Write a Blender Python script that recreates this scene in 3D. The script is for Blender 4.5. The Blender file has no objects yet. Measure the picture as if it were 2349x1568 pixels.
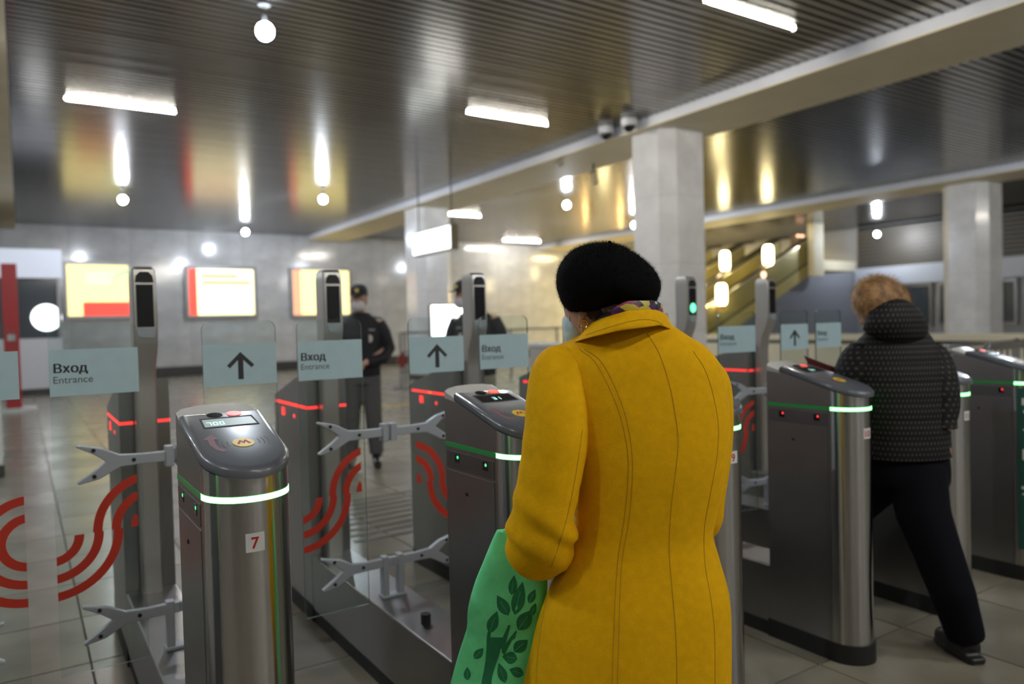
import bpy, bmesh, math, random
import numpy as np
from mathutils import Vector, Matrix
from mathutils.bvhtree import BVHTree

random.seed(7)
SC = bpy.context.scene
COL = SC.collection

# ------------------------------------------------------------------ camera
CX, CY, FPX = 1174.5, 784.0, 1714.6
YAW, PITCH, ROLL, CAMH = .5811, -.0245, -.0258, 1.38
F_ = np.array([math.sin(YAW) * math.cos(PITCH), math.cos(YAW) * math.cos(PITCH), math.sin(PITCH)])
R0 = np.array([math.cos(YAW), -math.sin(YAW), 0.0])
U0 = np.cross(R0, F_)
R_ = R0 * math.cos(ROLL) + U0 * math.sin(ROLL)
U_ = -R0 * math.sin(ROLL) + U0 * math.cos(ROLL)
C_ = np.array([0, 0, CAMH])
cam = bpy.data.cameras.new('camera')
camo = bpy.data.objects.new('camera', cam)
COL.objects.link(camo)
m3 = Matrix((R_, U_, -F_)).transposed()
camo.matrix_world = Matrix.Translation(C_) @ m3.to_4x4()
cam.sensor_width = 36
cam.lens = FPX * 36 / 2349
cam.clip_start = .05
cam.clip_end = 200
cam.dof.use_dof = True
cam.dof.focus_distance = 1.72
cam.dof.aperture_fstop = 2.2
SC.camera = camo

# ------------------------------------------------------------------ world, exposure
w = bpy.data.worlds.new('world')
SC.world = w
w.use_nodes = True
w.node_tree.nodes['Background'].inputs[0].default_value = (.8, .85, 1, 1)
w.node_tree.nodes['Background'].inputs[1].default_value = .02
SC.view_settings.view_transform = 'Standard'
SC.view_settings.look = 'None'
SC.view_settings.gamma = 1
SC.view_settings.exposure = .45
SC.view_settings.use_curve_mapping = False
SC.cycles.max_bounces = 8
SC.cycles.diffuse_bounces = 3
SC.cycles.glossy_bounces = 4
SC.cycles.transparent_max_bounces = 64
SC.cycles.sample_clamp_indirect = 4

BULB_L, TUBE_L, TORCH_L = 420.0, 215.0, 12.0     # radiance of the lamps; the added warm lights scale from the torches


def ray(x, y):
    return F_ + R_ * (x - CX) / FPX - U_ * (y - CY) / FPX


def on(x, y, X=None, Y=None, Z=None):
    """point where the sight line through a picture point meets a plane of the room"""
    d = ray(x, y)
    i, v = (0, X) if X is not None else (1, Y) if Y is not None else (2, Z)
    return C_ + d * ((v - C_[i]) / d[i])


def at(x, y, dep):
    return C_ + ray(x, y) * dep


# ------------------------------------------------------------------ materials
MATS = {}


def mat(name, col, rough=.5, metal=0.0, emit=None, strength=0.0, var=0.0, vscale=8.0, bump=0.0, bscale=60.0,
        spec=.5, sheen=0.0, aniso=0.0, coat=0.0, stretch=None, col2=None):
    if name in MATS:
        return MATS[name]
    m = bpy.data.materials.new(name)
    m.use_nodes = True
    nt = m.node_tree
    b = nt.nodes['Principled BSDF']
    b.inputs['Base Color'].default_value = (*col, 1)
    b.inputs['Roughness'].default_value = rough
    b.inputs['Metallic'].default_value = metal
    b.inputs['Specular IOR Level'].default_value = spec
    if sheen:
        b.inputs['Sheen Weight'].default_value = sheen
        b.inputs['Sheen Roughness'].default_value = .5
        b.inputs['Sheen Tint'].default_value = (*col, 1)
    if coat:
        b.inputs['Coat Weight'].default_value = coat
        b.inputs['Coat Roughness'].default_value = .08
    if aniso:
        b.inputs['Anisotropic'].default_value = aniso
        t = nt.nodes.new('ShaderNodeTangent')
        t.direction_type = 'RADIAL'
        t.axis = 'Z'
        b.inputs['Anisotropic Rotation'].default_value = .25
        nt.links.new(t.outputs[0], b.inputs['Tangent'])
    if emit is not None:
        b.inputs['Emission Color'].default_value = (*emit, 1)
        b.inputs['Emission Strength'].default_value = strength
    if var or bump:
        tc = nt.nodes.new('ShaderNodeTexCoord')
        mp = nt.nodes.new('ShaderNodeMapping')
        nt.links.new(tc.outputs['Object'], mp.inputs[0])
        if stretch:
            mp.inputs['Scale'].default_value = stretch
        if var:
            n = nt.nodes.new('ShaderNodeTexNoise')
            n.inputs['Scale'].default_value = vscale
            n.inputs['Detail'].default_value = 5
            nt.links.new(mp.outputs[0], n.inputs['Vector'])
            r = nt.nodes.new('ShaderNodeValToRGB')
            c2 = col2 or tuple(c * (1 - var) for c in col)
            r.color_ramp.elements[0].position = .3
            r.color_ramp.elements[1].position = .7
            r.color_ramp.elements[0].color = (*c2, 1)
            r.color_ramp.elements[1].color = (*(min(1, c * (1 + var * .5)) for c in col), 1)
            nt.links.new(n.outputs['Fac'], r.inputs[0])
            nt.links.new(r.outputs[0], b.inputs['Base Color'])
        if bump:
            n2 = nt.nodes.new('ShaderNodeTexNoise')
            n2.inputs['Scale'].default_value = bscale
            n2.inputs['Detail'].default_value = 3
            nt.links.new(mp.outputs[0], n2.inputs['Vector'])
            bp = nt.nodes.new('ShaderNodeBump')
            bp.inputs['Strength'].default_value = bump
            bp.inputs['Distance'].default_value = .002
            nt.links.new(n2.outputs['Fac'], bp.inputs['Height'])
            nt.links.new(bp.outputs[0], b.inputs['Normal'])
    MATS[name] = m
    return m


def glass_mat(name, tint=(.93, .97, .96), refl=1.0):
    m = bpy.data.materials.new(name)
    m.use_nodes = True
    nt = m.node_tree
    nt.nodes.remove(nt.nodes['Principled BSDF'])
    out = nt.nodes['Material Output']
    tr = nt.nodes.new('ShaderNodeBsdfTransparent')
    tr.inputs[0].default_value = (*tint, 1)
    gl = nt.nodes.new('ShaderNodeBsdfGlossy')
    gl.inputs['Roughness'].default_value = .02
    lw = nt.nodes.new('ShaderNodeLayerWeight')
    lw.inputs[0].default_value = .5
    pw = nt.nodes.new('ShaderNodeMath')
    pw.operation = 'POWER'
    nt.links.new(lw.outputs['Facing'], pw.inputs[0])
    pw.inputs[1].default_value = 4.0
    fr = nt.nodes.new('ShaderNodeMath')
    fr.operation = 'MULTIPLY_ADD'
    nt.links.new(pw.outputs[0], fr.inputs[0])
    fr.inputs[1].default_value = .6
    fr.inputs[2].default_value = .03
    mx = nt.nodes.new('ShaderNodeMixShader')
    nt.links.new(fr.outputs[0], mx.inputs[0])
    nt.links.new(tr.outputs[0], mx.inputs[1])
    nt.links.new(gl.outputs[0], mx.inputs[2])
    nt.links.new(mx.outputs[0], out.inputs[0])
    MATS[name] = m
    return m


steel = mat('brushed_steel', (.55, .54, .53), .2, 1, aniso=.99)
steel_side = mat('satin_steel_panel', (.34, .335, .335), .32, 1, var=.12, vscale=3)
steel_dark = mat('dark_steel', (.22, .22, .23), .35, 1)
chrome = mat('chrome', (.75, .75, .76), .12, 1)
alu = mat('cast_aluminium', (.42, .45, .5), .45, .35, bump=.1, bscale=120)
plastic = mat('grey_reader_plastic', (.12, .13, .155), .3, 0, var=.08, vscale=30, coat=.3)
crest_m = mat('glare_pale_steel', (.8, .79, .77), .28, .2)  # lamp glare on the steel crest put into the pale colour
black = mat('black_rubber', (.012, .012, .012), .6)
blackgloss = mat('black_screen_glass', (.006, .006, .008), .12, spec=.6)
green_led = mat('green_led', (.02, .2, .05), .4, emit=(.2, 1, .25), strength=3.6)
green_dim = mat('green_led_dim', (.01, .06, .02), .3, emit=(.03, 1, .18), strength=.05)
green_dot = mat('green_indicator', (.02, .2, .04), .4, emit=(.05, 1, .2), strength=2.0)
red_led = mat('red_led', (.2, .01, .01), .4, emit=(1, .035, .03), strength=1.5)
red_lens = mat('red_button_lens', (.55, .06, .04), .3, emit=(1, .1, .07), strength=.75)
yellow_disc = mat('yellow_target', (.85, .6, .03), .35, var=.1, vscale=90)
red_ink = mat('red_ink', (.5, .02, .015), .5)
plum_ink = mat('faded_plum_ink', (.2, .08, .1), .5)
dark_ink = mat('dark_ink', (.03, .03, .035), .5)
grey_ink = mat('grey_ink', (.12, .14, .16), .5)
white_sticker = mat('white_sticker', (.75, .76, .78), .5, var=.06, vscale=40)
lcd = mat('lcd_glass', (.4, .46, .46), .2, emit=(.6, .75, .75), strength=.16)
lcd_dig = mat('lcd_digits', (.3, .6, .55), .4, emit=(.5, 1, .85), strength=1.3)
film = mat('pale_blue_film', (.47, .64, .71), .5, var=.04, vscale=20)
stripe_m = mat('red_film_stripe', (.52, .035, .015), .5)
gate_glass = glass_mat('gate_glass')
glass_edge = mat('glass_edge', (.12, .17, .15), .25)
ceil_metal = mat('ceiling_slat_metal', (.3, .285, .27), .2, 1, var=.08, vscale=1.2)
ceil_void = mat('ceiling_void', (.008, .008, .008), .95)
plaster = mat('cream_plaster', (.8, .72, .53), .6, var=.06, vscale=1.5)
beam_grey = mat('grey_beam_paint', (.66, .66, .69), .45, var=.06, vscale=2)
marble = mat('pale_grey_marble', (.52, .52, .53), .14, var=.16, vscale=2.2, coat=.4)
marble_p = mat('pale_pillar_marble', (.78, .76, .75), .18, var=.12, vscale=3, coat=.35)
skirt_m = mat('dark_granite', (.045, .042, .04), .3, var=.3, vscale=40)
tile_m = mat('floor_stone', (.27, .243, .19), .24, var=.28, vscale=2.6, bump=.05, bscale=30)
tile_m2 = mat('floor_stone_worn', (.235, .212, .168), .28, var=.3, vscale=3.1, bump=.05, bscale=30)
grout_m = mat('floor_grout', (.07, .066, .06), .8)
bulb_m = mat('bulb_glow', (1, 1, 1), .5, emit=(.82, .9, 1), strength=BULB_L)
tube_m = mat('tube_glow', (1, 1, 1), .5, emit=(1, .96, .86), strength=TUBE_L)
torch_m = mat('torch_glow', (1, .9, .6), .5, emit=(1, .83, .42), strength=TORCH_L)


# ------------------------------------------------------------------ mesh helpers
class MB:
    def __init__(s):
        s.v, s.f = [], []

    def add(s, vs, fs):
        o = len(s.v)
        s.v += [tuple(map(float, p)) for p in vs]
        s.f += [[i + o for i in q] for q in fs]
        return s

    def box(s, x0, x1, y0, y1, z0, z1):
        return s.add([(x, y, z) for z in (z0, z1) for y in (y0, y1) for x in (x0, x1)],
                     [(0, 2, 3, 1), (4, 5, 7, 6), (0, 1, 5, 4), (2, 6, 7, 3), (0, 4, 6, 2), (1, 3, 7, 5)])

    def extr(s, poly, vec):
        n = len(poly)
        vec = np.array(vec, float)
        p = [np.array(q, float) for q in poly]
        return s.add(p + [q + vec for q in p],
                     [list(range(n))[::-1], list(range(n, 2 * n))] + [(i, (i + 1) % n, n + (i + 1) % n, n + i) for i in range(n)])

    def loft(s, rings, cap=True):
        n = len(rings[0])
        vs = [p for r in rings for p in r]
        fs = [(k * n + i, k * n + (i + 1) % n, (k + 1) * n + (i + 1) % n, (k + 1) * n + i)
              for k in range(len(rings) - 1) for i in range(n)]
        if cap:
            fs += [list(range(n))[::-1], list(range((len(rings) - 1) * n, len(rings) * n))]
        return s.add(vs, fs)

    def tube(s, pts, r, n=10, cap=True, flat=1.0):
        P = [np.array(p, float) for p in pts]
        rr = [r] * len(P) if np.isscalar(r) else list(r)
        rings = []
        for i, p in enumerate(P):
            t = P[min(i + 1, len(P) - 1)] - P[max(i - 1, 0)]
            t = t / (np.linalg.norm(t) + 1e-12)
            if i == 0:
                a = np.cross(t, (0, 0, 1.0))
                if np.linalg.norm(a) < .15:
                    a = np.cross(t, (0, 1.0, 0))
            else:
                a = pa - t * (pa @ t)
            a /= np.linalg.norm(a)
            b = np.cross(a, t)
            pa = a
            rings.append([p + rr[i] * (math.cos(k * 2 * math.pi / n) * a + flat * math.sin(k * 2 * math.pi / n) * b) for k in range(n)])
        return s.loft(rings, cap)

    def ell(s, c, rx, ry, rz, n=16, m=10, rot=None):
        c = np.array(c, float)
        rings = []
        for j in range(m + 1):
            ph = -math.pi / 2 + math.pi * j / m
            ph = max(-1.55, min(1.55, ph))
            ring = [np.array([rx * math.cos(ph) * math.cos(k * 2 * math.pi / n), ry * math.cos(ph) * math.sin(k * 2 * math.pi / n), rz * math.sin(ph)]) for k in range(n)]
            if rot is not None:
                ring = [np.array(rot) @ q for q in ring]
            rings.append([c + q for q in ring])
        return s.loft(rings)

    def mesh(s, name, off=(0, 0, 0), smooth=False, angle=40):
        me = bpy.data.meshes.new(name)
        o = np.array(off, float)
        me.from_pydata([tuple(np.array(p) - o) for p in s.v], [], s.f)
        bm = bmesh.new()
        bm.from_mesh(me)
        bmesh.ops.recalc_face_normals(bm, faces=bm.faces)
        bm.to_mesh(me)
        bm.free()
        if smooth:
            me.polygons.foreach_set('use_smooth', [True] * len(me.polygons))
            me.set_sharp_from_angle(angle=math.radians(angle))
        return me


def wl(o):
    p = np.zeros(3)
    while o is not None:
        p = p + np.array(o.location)
        o = o.parent
    return p


def link(name, me, m, parent=None, loc=(0, 0, 0)):
    o = bpy.data.objects.new(name, me)
    COL.objects.link(o)
    if m is not None and len(me.materials) == 0:
        me.materials.append(m)
    o.location = loc
    o.parent = parent
    return o


def build(mb, name, m, parent=None, smooth=False, base=None, angle=40, bevel=0):
    """world-space MB -> object under parent (or with its origin at base)"""
    off = wl(parent) if parent is not None else (np.array(base, float) if base is not None else np.zeros(3))
    o = link(name, mb.mesh(name, off, smooth, angle), m, parent, (0, 0, 0) if parent is not None else tuple(off))
    if bevel:
        bv = o.modifiers.new('bevel', 'BEVEL')
        bv.width = bevel
        bv.segments = 2
        bv.limit_method = 'ANGLE'
    return o


def tag(o, label, cat, group=None):
    o['label'] = label
    o['category'] = cat
    if group:
        o['group'] = group
    return o


def struct(o, label=None):
    o['kind'] = 'structure'
    if label:
        o['label'] = label
    return o


def empty(name, loc, label=None, cat=None, group=None):
    o = bpy.data.objects.new(name, None)
    COL.objects.link(o)
    o.location = tuple(loc)
    o.empty_display_size = .1
    if label:
        tag(o, label, cat, group)
    return o


def fuse(mb, name, m, parent=None, base=None, voxel=.008, smooth=6):
    """many overlapping solids -> one continuous skin"""
    off = wl(parent) if parent is not None else (np.array(base, float) if base is not None else np.zeros(3))
    o = link(name, mb.mesh(name, off), m, None, (0, 0, 0))
    r = o.modifiers.new('r', 'REMESH')
    r.mode = 'VOXEL'
    r.voxel_size = voxel
    r.use_smooth_shade = True
    sm = o.modifiers.new('s', 'SMOOTH')
    sm.factor = .5
    sm.iterations = smooth
    dg = bpy.context.evaluated_depsgraph_get()
    me = bpy.data.meshes.new_from_object(o.evaluated_get(dg))
    o.modifiers.clear()
    old = o.data
    o.data = me
    bpy.data.meshes.remove(old)
    me.name = name
    if len(me.materials) == 0:
        me.materials.append(m)
    me.polygons.foreach_set('use_smooth', [True] * len(me.polygons))
    o.parent = parent
    o.location = (0, 0, 0) if parent is not None else tuple(off)
    return o


def bvh_of(o):
    off = wl(o)
    me = o.data
    return BVHTree.FromPolygons([tuple(np.array(v.co) + off) for v in me.vertices], [tuple(p.vertices) for p in me.polygons])


def cast(bvh, x, y, lift=0.0):
    d = ray(x, y)
    d = d / np.linalg.norm(d)
    h = bvh.ray_cast(Vector(C_), Vector(d))
    if h[0] is None:
        return None
    n = np.array(h[1])
    if np.dot(n, d) > 0:
        n = -n
    return np.array(h[0]) + n * lift


def text_mesh(name, body, size, bold=0.0, ext=.0004):
    cu = bpy.data.curves.new(name, 'FONT')
    cu.body = body
    cu.size = size
    cu.offset = bold
    cu.extrude = ext
    o = bpy.data.objects.new(name, cu)
    COL.objects.link(o)
    dg = bpy.context.evaluated_depsgraph_get()
    dg.update()
    me = bpy.data.meshes.new_from_object(o.evaluated_get(dg))
    bpy.data.objects.remove(o)
    bpy.data.curves.remove(cu)
    me.materials.clear()
    for p in me.polygons:
        p.material_index = 0
    return me


def smooth_path(pts, n=6):
    """Catmull-Rom through the points"""
    P = [np.array(p, float) for p in pts]
    P = [2 * P[0] - P[1]] + P + [2 * P[-1] - P[-2]]
    out = []
    for i in range(1, len(P) - 2):
        for k in range(n):
            t = k / n
            a, b, c, d = P[i - 1:i + 3]
            out.append(.5 * ((2 * b) + (c - a) * t + (2 * a - 5 * b + 4 * c - d) * t * t + (-a + 3 * b - 3 * c + d) * t ** 3))
    out.append(P[-2])
    return out

# ================================================================== THE SETTING
XL, XR, YB, YF, ZC = -7.0, 26.0, -6.0, 25.5, 4.6

# ---- floor: grout bed, single stone tiles near by, the rest of the tiling in one mesh
fl = struct(build(MB().box(XL, XR, YB, YF, -.2, -.006), 'floor', grout_m, base=(0, 0, -.006)), 'grey beige stone floor of the station hall')
TS = .6
tile_me = []
for k in range(4):
    g = .0025
    mbt = MB().add([(g, g, -.02), (TS - g, g, -.02), (TS - g, TS - g, -.02), (g, TS - g, -.02),
                    (g + .002, g + .002, 0), (TS - g - .002, g + .002, 0), (TS - g - .002, TS - g - .002, 0), (g + .002, TS - g - .002, 0)],
                   [(4, 5, 6, 7), (0, 1, 5, 4), (1, 2, 6, 5), (2, 3, 7, 6), (3, 0, 4, 7)])
    me = mbt.mesh('floor_tile')
    me.materials.append([tile_m, tile_m2][k % 2])
    tile_me.append(me)
field = [MB(), MB()]
cells = []
nx, ny = int((XR - XL) / TS), int((YF - YB) / TS)
for i in range(nx):
    for j in range(ny):
        x, y = XL + i * TS, YB + j * TS
        p = np.array([x + .3, y + .3, 0]) - C_
        d = p @ F_
        u = CX + FPX * (p @ R_) / d if d > .3 else -9999
        v = CY - FPX * (p @ U_) / d if d > .3 else 9999
        vis = d > .3 and -200 < u < 2550 and v < 1900
        cells.append((0 if vis else 1, d, x, y))
cells.sort()
for k, (nv, d, x, y) in enumerate(cells):
    dz = random.uniform(-.0012, 0)
    if k < 260 and not nv:
        link('floor_tile', tile_me[random.randrange(4)], None, fl, (x, y, .006 + dz))
    else:
        g = .0025
        field[random.randrange(2)].add([(x + g, y + g, dz), (x + TS - g, y + g, dz), (x + TS - g, y + TS - g, dz), (x + g, y + TS - g, dz)], [(0, 1, 2, 3)])
for q in range(2):
    o = build(field[q], 'floor_tile_field', [tile_m, tile_m2][q], fl)
    o['kind'] = 'stuff'

# ---- yellow floor line and tactile grooves on the hall side
ymat = mat('yellow_floor_paint', (.55, .38, .03), .5, var=.2, vscale=20)
o = build(MB().box(3.2, 8.2, 12.0, 12.18, .0005, .003), 'floor_line', ymat, base=(3.2, 12.0, 0))
tag(o, 'yellow painted line across the floor beyond the officers', 'floor line')
mbt = MB()
for k in range(9):
    mbt.box(1.75, 2.9, 4.55 + k * .14, 4.6 + k * .14, .0005, .004)
o = build(mbt, 'tactile_strip', mat('tactile_grey', (.13, .12, .11), .6), base=(1.75, 4.55, 0))
tag(o, 'grooved grey tactile strip on the floor beyond the second glass gate', 'tactile strip')

# ---- ceiling: dark void, metal slats along X, beams along Y
ce = struct(build(MB().box(XL, XR, YB, YF, ZC + .03, ZC + .2), 'ceiling', ceil_void, base=(0, 0, ZC + .03)), 'dark slatted metal ceiling')
BAYS = [(XL, -1.36), (-.02, 8.38), (9.73, 18.12), (19.47, XR)]
BEAMS = [(-1.36, -.02), (8.38, 9.73), (18.12, 19.47)]
PITCH_S = .125
rest = MB()
for bi, (bx0, bx1) in enumerate(BAYS):
    L = bx1 - bx0 - .02
    me = MB().box(0, L, 0, .088, 0, .026).mesh('ceiling_slat')
    me.materials.append(ceil_metal)
    k = 0
    y = YB + .05
    while y < YF - .13:
        near = (bi == 1 and 4.0 < y < 10.5) or (bi == 2 and 2.6 < y < 9.5)
        dz = random.uniform(-.0015, .0015)
        if near:
            link('ceiling_slat', me, None, ce, (bx0 + .01, y, -.055 + dz))
        else:
            z = ZC - .025 + dz
            rest.box(bx0 + .01, bx0 + .01 + L, y, y + .088, z, z + .026)
        y += PITCH_S
o = build(rest, 'ceiling_slat_field', ceil_metal, ce)
o['kind'] = 'stuff'
for k, (bx0, bx1) in enumerate(BEAMS):
    b = struct(build(MB().box(bx0, bx1, YB, YF - .02, 4.44, ZC + .03), 'trim_%d' % (k + 1), beam_grey, base=(bx0, YB, 4.44)))
    b['label'] = ['grey ceiling beam at the far left edge', 'broad pale ceiling beam over the middle pillar', 'far ceiling beam over the right pillar'][k]
    build(MB().box(bx0, bx1, YB, YF - .02, 4.42, 4.44), 'soffit', plaster, b)

# ---- walls
def panelled(name, x0, x1, y, z0, z1, pw, ph, m, label):
    w_ = struct(build(MB().box(x0, x1, y, y + .3, -.05, ZC + .1), name, mat('mortar', (.2, .2, .2), .8), base=(x0, y, 0)), label)
    n = int(round((x1 - x0) / pw))
    pw = (x1 - x0) / n
    k = int(round((z1 - z0) / ph))
    ph = (z1 - z0) / k
    me = MB().box(.003, pw - .003, -.03, 0, .003, ph - .003).mesh('wall_panel')
    me.materials.append(m)
    for i in range(n):
        for j in range(k):
            link('wall_panel', me, None, w_, (i * pw, random.uniform(0, .004), z0 + j * ph))
    return w_


panelled('wall_far', XL, XR, YF, .3, 4.59, 1.65, .86, marble, 'pale grey marble wall at the far end with lit posters')
struct(build(MB().box(XL, XR, YF - .05, YF, 0, .3), 'baseboard_far', skirt_m, base=(XL, YF, 0)), 'dark granite skirting under the marble wall')
wallm = mat('side_wall_paint', (.3, .3, .3), .5)
struct(build(MB().box(XL - .3, XL, YB, YF, -.05, ZC + .1), 'wall_left', wallm, base=(XL, 0, 0)))
struct(build(MB().box(XL, XR, YB - .3, YB, -.05, ZC + .1), 'wall_back', wallm, base=(0, YB, 0)))
wr = struct(build(MB().box(XR, XR + .3, YB, YF, -.05, ZC + .1), 'wall_right', mat('grey_panel_wall', (.3, .3, .31), .4), base=(XR, 0, 0)), 'far side wall with louvres, fascia and dark windows')

# fascia, louvres and windows on the right wall
fm = mat('pale_blue_fascia', (.5, .53, .6), .4)
build(MB().box(XR - .25, XR, 2.0, 16.1, 2.42, 3.06), 'fascia', fm, wr)
lm = mat('louvre_metal', (.17, .155, .14), .5, .6)
build(MB().box(XR - .012, XR - .002, 2.0, 16.1, 3.06, 4.56), 'louvre_backing', ceil_void, wr)  # black sheet added so the gaps between the louvres stay dark
lme = MB().box(-.05, 0, 0, 14.1, 0, .07).mesh('louvre_slat')
lme.materials.append(lm)
for k in range(10):
    link('louvre_slat', lme, None, wr, (-.02, 2.0, 3.1 + k * .14))
dg_ = mat('dark_window_glass', (.05, .06, .07), .08, coat=.5)
for k in range(5):
    y0 = 3.0 + k * 2.6
    wn = struct(build(MB().box(XR - .1, XR - .02, y0, y0 + 2.4, .95, 2.38), 'window_%d' % (k + 1), steel_dark, base=(XR, y0, .95)), None)
    build(MB().box(XR - .12, XR - .1, y0 + .08, y0 + 2.32, 1.03, 2.3), 'pane', dg_, wn)

# ---- pillars (octagonal, marble slabs)
def pillar(x, y, label, a=.54, c=.19):
    pts = [(-a, -a + c), (-a + c, -a), (a - c, -a), (a, -a + c), (a, a - c), (a - c, a), (-a + c, a), (-a, a - c)]
    p = struct(build(MB().extr([(x + u * .97, y + v * .97, 0) for u, v in pts], (0, 0, 4.42)), 'pillar', mat('mortar', (.2, .2, .2), .8), base=(x, y, 0)), label)
    zs = [.12, 1.2, 2.28, 3.36, 4.42]
    for k in range(8):
        p0, p1 = np.array([*pts[k], 0]), np.array([*pts[(k + 1) % 8], 0])
        e = (p1 - p0) / np.linalg.norm(p1 - p0)
        nrm = np.array([e[1], -e[0], 0])
        for j in range(4):
            q = [p0 + e * .002, p1 - e * .002, p1 - e * .002 - nrm * .02, p0 + e * .002 - nrm * .02]
            build(MB().extr([np.array([x, y, zs[j] + .002]) + t for t in q], (0, 0, zs[j + 1] - zs[j] - .004)), 'marble_slab', marble_p, p)
    build(MB().extr([(x + u * 1.03, y + v * 1.03, 0) for u, v in pts], (0, 0, .12)), 'pillar_base', skirt_m, p)
    return p


pillar(9.05, 8.95, 'pale marble pillar rising behind the woman in the yellow coat', a=.5, c=.2)
pillar(9.05, 17.7, 'farther pale marble pillar beside the hanging lightbox sign', a=.5, c=.2)
pillar(19.3, 9.0, 'marble pillar at the far right behind the woman in the dark coat', a=.52, c=.2)
pillar(-.69, 9.2, 'marble pillar at the far left edge beside the red column', a=.5, c=.2)

# ================================================================== LAMPS
def bulb(x, y, z, label, group='bare round bulbs hanging from the ceiling', r=.085):
    e = empty('ceiling_bulb', (x, y, z), label, 'lamp', group)
    build(MB().ell((x, y, z), r, r, r * 1.05, 14, 8), 'globe', bulb_m, e, smooth=True, angle=180)
    build(MB().tube([(x, y, z + r * .95), (x, y, z + r * .95 + .07)], .025, 10), 'socket', black, e)
    build(MB().tube([(x, y, z + r + .06), (x, y, ZC - .02)], .006, 6), 'cord', black, e)
    build(MB().tube([(x, y, ZC - .05), (x, y, ZC - .02)], .06, 12), 'ceiling_rose', black, e)


def tube_lamp(x0, x1, y, label, z=4.562):
    e = empty('tube_light', ((x0 + x1) / 2, y, z), label, 'lamp', 'long tube lights under the ceiling')
    build(MB().tube([(x0, y, z), (x1, y, z)], .015, 8), 'diffuser', tube_m, e, smooth=True)
    for xx in (x0, x1 - .02):
        build(MB().box(xx, xx + .02, y - .025, y + .025, z - .025, z + .03), 'end_cap', mat('grey_enamel', (.3, .3, .3), .4), e)


for (px, py, lb) in ((608, 72, 'nearest bare bulb, top of the picture, large glare on the slats'), (282, 458, 'bare bulb under the ceiling above the first lit poster'),
                     (741, 457, 'bare bulb under the ceiling above the third lit poster'), (563, 532, 'small bare bulb close to the marble wall above the second poster'),
                     (1300, 470, 'bare bulb beyond the broad beam, above the beret'), (1455, 516, 'small bare bulb just beside the middle pillar')):
    p = on(px, py, Z=4.3)
    bulb(p[0], p[1], 4.3, lb)
p = on(2012, 537, X=24.6)
bulb(p[0], p[1], p[2], 'bare bulb before the louvred wall at the far right')
tube_lamp(.61, 2.0, 11.75, 'tube light above the first poster, left part of the ceiling')
tube_lamp(5.72, 7.2, 9.76, 'tube light left of the broad beam, middle of the ceiling')
tube_lamp(5.85, 7.28, 5.22, 'brightest tube light close to the broad beam at the top')
tube_lamp(9.95, 11.45, 18.95, 'tube light beyond the beam just above the hanging lightbox')
tube_lamp(15.5, 17.2, 24.0, 'small farthest tube light over the marble wall')
# lamps of the same kinds over the entrance side, behind the photographer
for (x, y) in ((.5, -1.5), (4.0, -1.2), (-3.4, 1.0), (11.5, 1.6), (2.4, -4.2), (14.5, .5), (-4, 7.0), (20.8, 3.0)):
    tube_lamp(x, x + 1.45, y, 'tube light over the entrance side, ' + {.5: 'just behind the photographer', 4.0: 'behind and right of the photographer', -3.4: 'left of the photographer', 11.5: 'beyond the broad beam to the right',
                                                                       2.4: 'farthest behind the photographer', 14.5: 'second beyond the broad beam', -4: 'left of the leftmost pillar', 20.8: 'beyond the far beam'}[x])
for (x, y) in ((-2.6, 4.2), (14.5, 5.2), (-4.0, 14.5), (5.8, -3.0)):
    bulb(x, y, 4.3, 'bare bulb out of view, ' + {-2.6: 'left of the leftmost turnstile', 14.5: 'right of the broad beam', -4.0: 'left of the red column', 5.8: 'behind the photographer'}[x])

# ================================================================== TURNSTILES
X7, Y0T, SP, HW = .4215, 1.783, .782, .0957
CACHE = {}


def U_plan(hw, n, y1, k=20, x=0.0, flip=False):
    """plan of a cabinet: straight sides to y1, rounded nose towards -y"""
    pts = [(x + hw, y1)] + [(x + hw * math.cos(t), -n * math.sin(t)) for t in np.linspace(0, math.pi, k)] + [(x - hw, y1)]
    return pts


def part(name, key, fn, m, parent, smooth=False, loc=(0, 0, 0), angle=35, bevel=0):
    if key not in CACHE:
        r = fn()
        CACHE[key] = r if isinstance(r, bpy.types.Mesh) else r.mesh(name, (0, 0, 0), smooth, angle)
        if m is not None and len(CACHE[key].materials) == 0:
            CACHE[key].materials.append(m)
    o = link(name, CACHE[key], None, parent, loc)
    if bevel:
        bv = o.modifiers.new('bevel', 'BEVEL')
        bv.width = bevel
        bv.segments = 2
        bv.limit_method = 'ANGLE'
    return o


ZB0, ZB1 = 1.003, 1.0165
TZ, TK = 1.088, .28           # top plane of the head: z = TZ + TK*y


def plan_prism(pts, z0, z1):
    return MB().extr([(x, y, z0) for x, y in pts], (0, 0, z1 - z0))


def head_mb(hw, n, y1, z0):
    pl = U_plan(hw, n, y1)
    return MB().loft([[(x, y, z0) for x, y in pl], [(x, y, TZ + TK * y) for x, y in pl]])


def band_mb(hw, n, t0, t1, y1=None):
    """strip round the nose between two angles (or a straight side strip)"""
    mb = MB()
    ts = np.linspace(t0, t1, 18)
    o = [(hw * math.cos(t), -n * math.sin(t)) for t in ts]
    i = [((hw - .006) * math.cos(t), -(n - .006) * math.sin(t)) for t in ts]
    mb.extr([(x, y, ZB0) for x, y in o + i[::-1]], (0, 0, ZB1 - ZB0))
    return mb


def cap_mb():
    rings = []
    for (s_, dz, y1) in ((0.0, .0, .235), (-.001, .014, .232), (.006, .021, .226), (.016, .0235, .218)):
        pl = U_plan(HW + .002 - s_, .113 - s_, y1 - s_ * .3, 22)
        rings.append([(x, y, TZ + TK * y + dz) for x, y in pl])
    return MB().loft(rings)


def on_top(x, y, dz=0.0):
    return (x, y, TZ + TK * y + .0236 + dz)


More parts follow.
